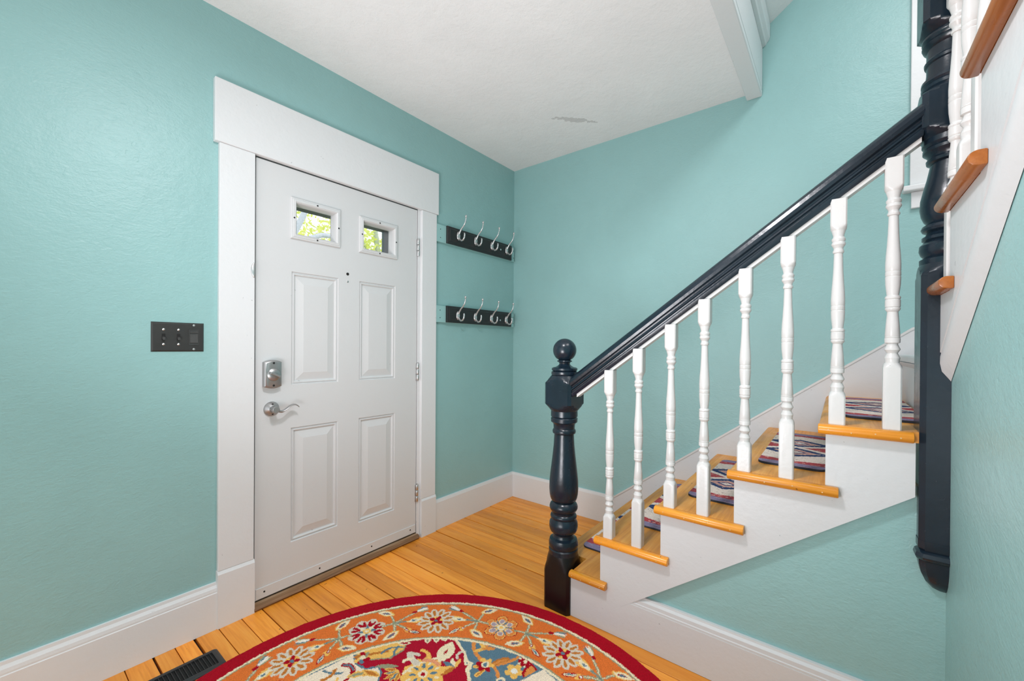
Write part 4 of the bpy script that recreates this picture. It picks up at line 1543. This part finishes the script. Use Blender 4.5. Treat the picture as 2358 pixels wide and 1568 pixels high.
# round the corners by pulling the outline in
rc = 0.032
fx = np.clip(np.abs(GX - ML / 2) - (ML / 2 - rc), 0, None)
fy = np.clip(np.abs(GY - MW / 2) - (MW / 2 - rc), 0, None)
mx_ = np.maximum(fx, fy)
ln = np.sqrt(fx ** 2 + fy ** 2)
sc_ = np.where(ln > 1e-9, mx_ / np.maximum(ln, 1e-9), 1)
PX = np.where(fx > 0, np.sign(GX - ML / 2) * (ML / 2 - rc + fx * sc_), GX - ML / 2)
PY = np.where(fy > 0, np.sign(GY - MW / 2) * (MW / 2 - rc + fy * sc_), GY - MW / 2)
jit = rng.normal(0, 0.0009, GX.shape)
colm = mc.sample(np.clip(GX + jit + 0.0025 * smooth_noise(GX, GY, 300, 12), 0, ML - 1e-4), np.clip(GY + jit, 0, MW - 1e-4)) * (1 + rng.normal(0, 0.07, GX.shape))[..., None]
top = np.stack([PX, PY, np.full(GX.shape, 0.008)], -1)
vt = top.reshape(-1, 3)
idx = np.arange(nxm * nym).reshape(nym, nxm)
Fm = np.stack([idx[:-1, :-1], idx[:-1, 1:], idx[1:, 1:], idx[1:, :-1]], -1).reshape(-1, 4)
border = np.concatenate([idx[0, :], idx[1:, -1], idx[-1, -2::-1], idx[-2:0:-1, 0]])
low = vt[border].copy()
low[:, :2] *= 1.003
low[:, 2] = 0.0005
nb_ = len(border)
li = len(vt) + np.arange(nb_)
Fs = np.stack([border, li, np.roll(li, -1), np.roll(border, -1)], -1)
mat_me = colored_mesh('stair_mat', np.concatenate([vt, low]), np.concatenate([Fm, Fs]), np.clip(np.concatenate([colm.reshape(-1, 3), np.zeros((nb_, 3)) + 0.02]), 0, 1), [M['mat'], M['matedge']],
                      np.concatenate([np.zeros(len(Fm)), np.ones(nb_)]), False)
labels = ['kilim-print stair mat on the lowest tread beside the ball-topped newel', 'kilim-print stair mat on the second tread from the floor',
          'kilim-print stair mat on the third tread from the floor', 'kilim-print stair mat on the fourth tread, just below the topmost mat',
          'kilim-print stair mat on the topmost tread of the lower flight']
mx0 = [-0.812, -0.822, -0.855, -0.868, -0.840]
for k in range(5):
    o = link('stair_mat', mat_me, None, (mx0[k] + ML / 2, TY[k] - 0.068 - MW / 2, TZ[k]))
    tag(o, labels[k], 'mat', 'kilim-print mats on the stair treads')

# ------------------------------------------------------------------ outside the door: porch and trees
pc = thing('porch', 'dark porch beam and post seen through the door lites', 'porch', (-0.5, 1.5, -0.3))
part('post', MB().box(-0.225, -0.06, 1.33, 1.50, -0.3, 2.36), 'porch', pc, bevel=0.008)
part('beam', MB().box(-4.0, 0.4, 1.35, 1.50, 2.338, 2.62), 'porch', pc, bevel=0.006)
part('roof', MB().box(-4.0, 0.4, 0.17, 1.75, 2.63, 2.70), 'porch', pc)
part('deck', MB().box(-4.0, 0.4, 0.17, 1.75, -0.3, -0.08), 'porch', pc)
g = MB().box(-12, 14, 1.76, 26, -0.9, -0.5)
struct('ground', g, 'ground', 'lawn outside the door')


def tree(x, y, z0, h, trunk, crown, n, seed, label):
    r_ = random.Random(seed)
    t_ = thing('tree', label, 'tree', (x, y, z0))
    tm = MB()
    for pts, ra in trunk:
        tm.tube(pts, ra, 10)
    part('trunk', tm, 'bark', t_, smooth=60)
    lm = MB()
    for _ in range(n):
        c = crown[r_.randrange(len(crown))]
        while True:
            d = Vector((r_.uniform(-1, 1), r_.uniform(-1, 1), r_.uniform(-1, 1)))
            if d.length < 1:
                break
        p = Vector(c[:3]) + d * c[3]
        a = Vector((r_.gauss(0, 1), r_.gauss(0, 1), r_.gauss(0, 1))).normalized()
        b_ = a.orthogonal().normalized()
        s_ = r_.uniform(0.05, 0.09)
        q = a.cross(b_)
        lm.add([p - a * s_, p + b_ * s_ * 0.55 - a * s_ * 0.1, p + a * s_, p - b_ * s_ * 0.55 - a * s_ * 0.1 + q * 0.01], [(0, 1, 2, 3)])
    o = part('foliage', lm, 'leaf', t_, fix=False)
    o['kind'] = 'stuff'
    return t_


tree(0.3, 5.2, -0.5, 6, [([(0.05, 5.2, -0.5), (0.35, 5.2, 1.6), (0.52, 5.2, 3.0), (0.72, 5.2, 3.45), (1.1, 5.2, 4.6)], [0.10, 0.075, 0.055, 0.052, 0.04]),
                         ([(0.40, 5.2, 2.6), (0.75, 5.25, 3.05), (1.1, 5.3, 3.22), (1.6, 5.4, 3.30)], [0.05, 0.042, 0.045, 0.035])],
     [(1.3, 6.2, 3.7, 0.7), (0.6, 6.5, 4.2, 0.9), (0.3, 6.3, 3.75, 0.45), (1.6, 6.0, 4.4, 0.7), (1.25, 6.6, 3.2, 0.35)], 620, 3, 'leaning grey tree seen through the left door lite')
tree(3.6, 7.0, -0.5, 6, [([(3.7, 7.2, -0.5), (3.7, 7.2, 2.2), (3.5, 7.1, 3.4), (3.2, 7.0, 5.0)], [0.14, 0.11, 0.07, 0.04]), ([(3.6, 7.1, 2.6), (3.0, 6.9, 3.6), (2.6, 6.9, 4.2)], [0.05, 0.03, 0.02])],
     [(2.9, 7.0, 3.6, 0.9), (3.4, 7.2, 4.2, 0.9), (2.5, 7.4, 3.9, 0.8), (3.6, 7.3, 3.2, 0.8), (2.4, 7.0, 3.1, 0.6)], 2300, 5, 'dense yellow green tree seen through the right door lite')
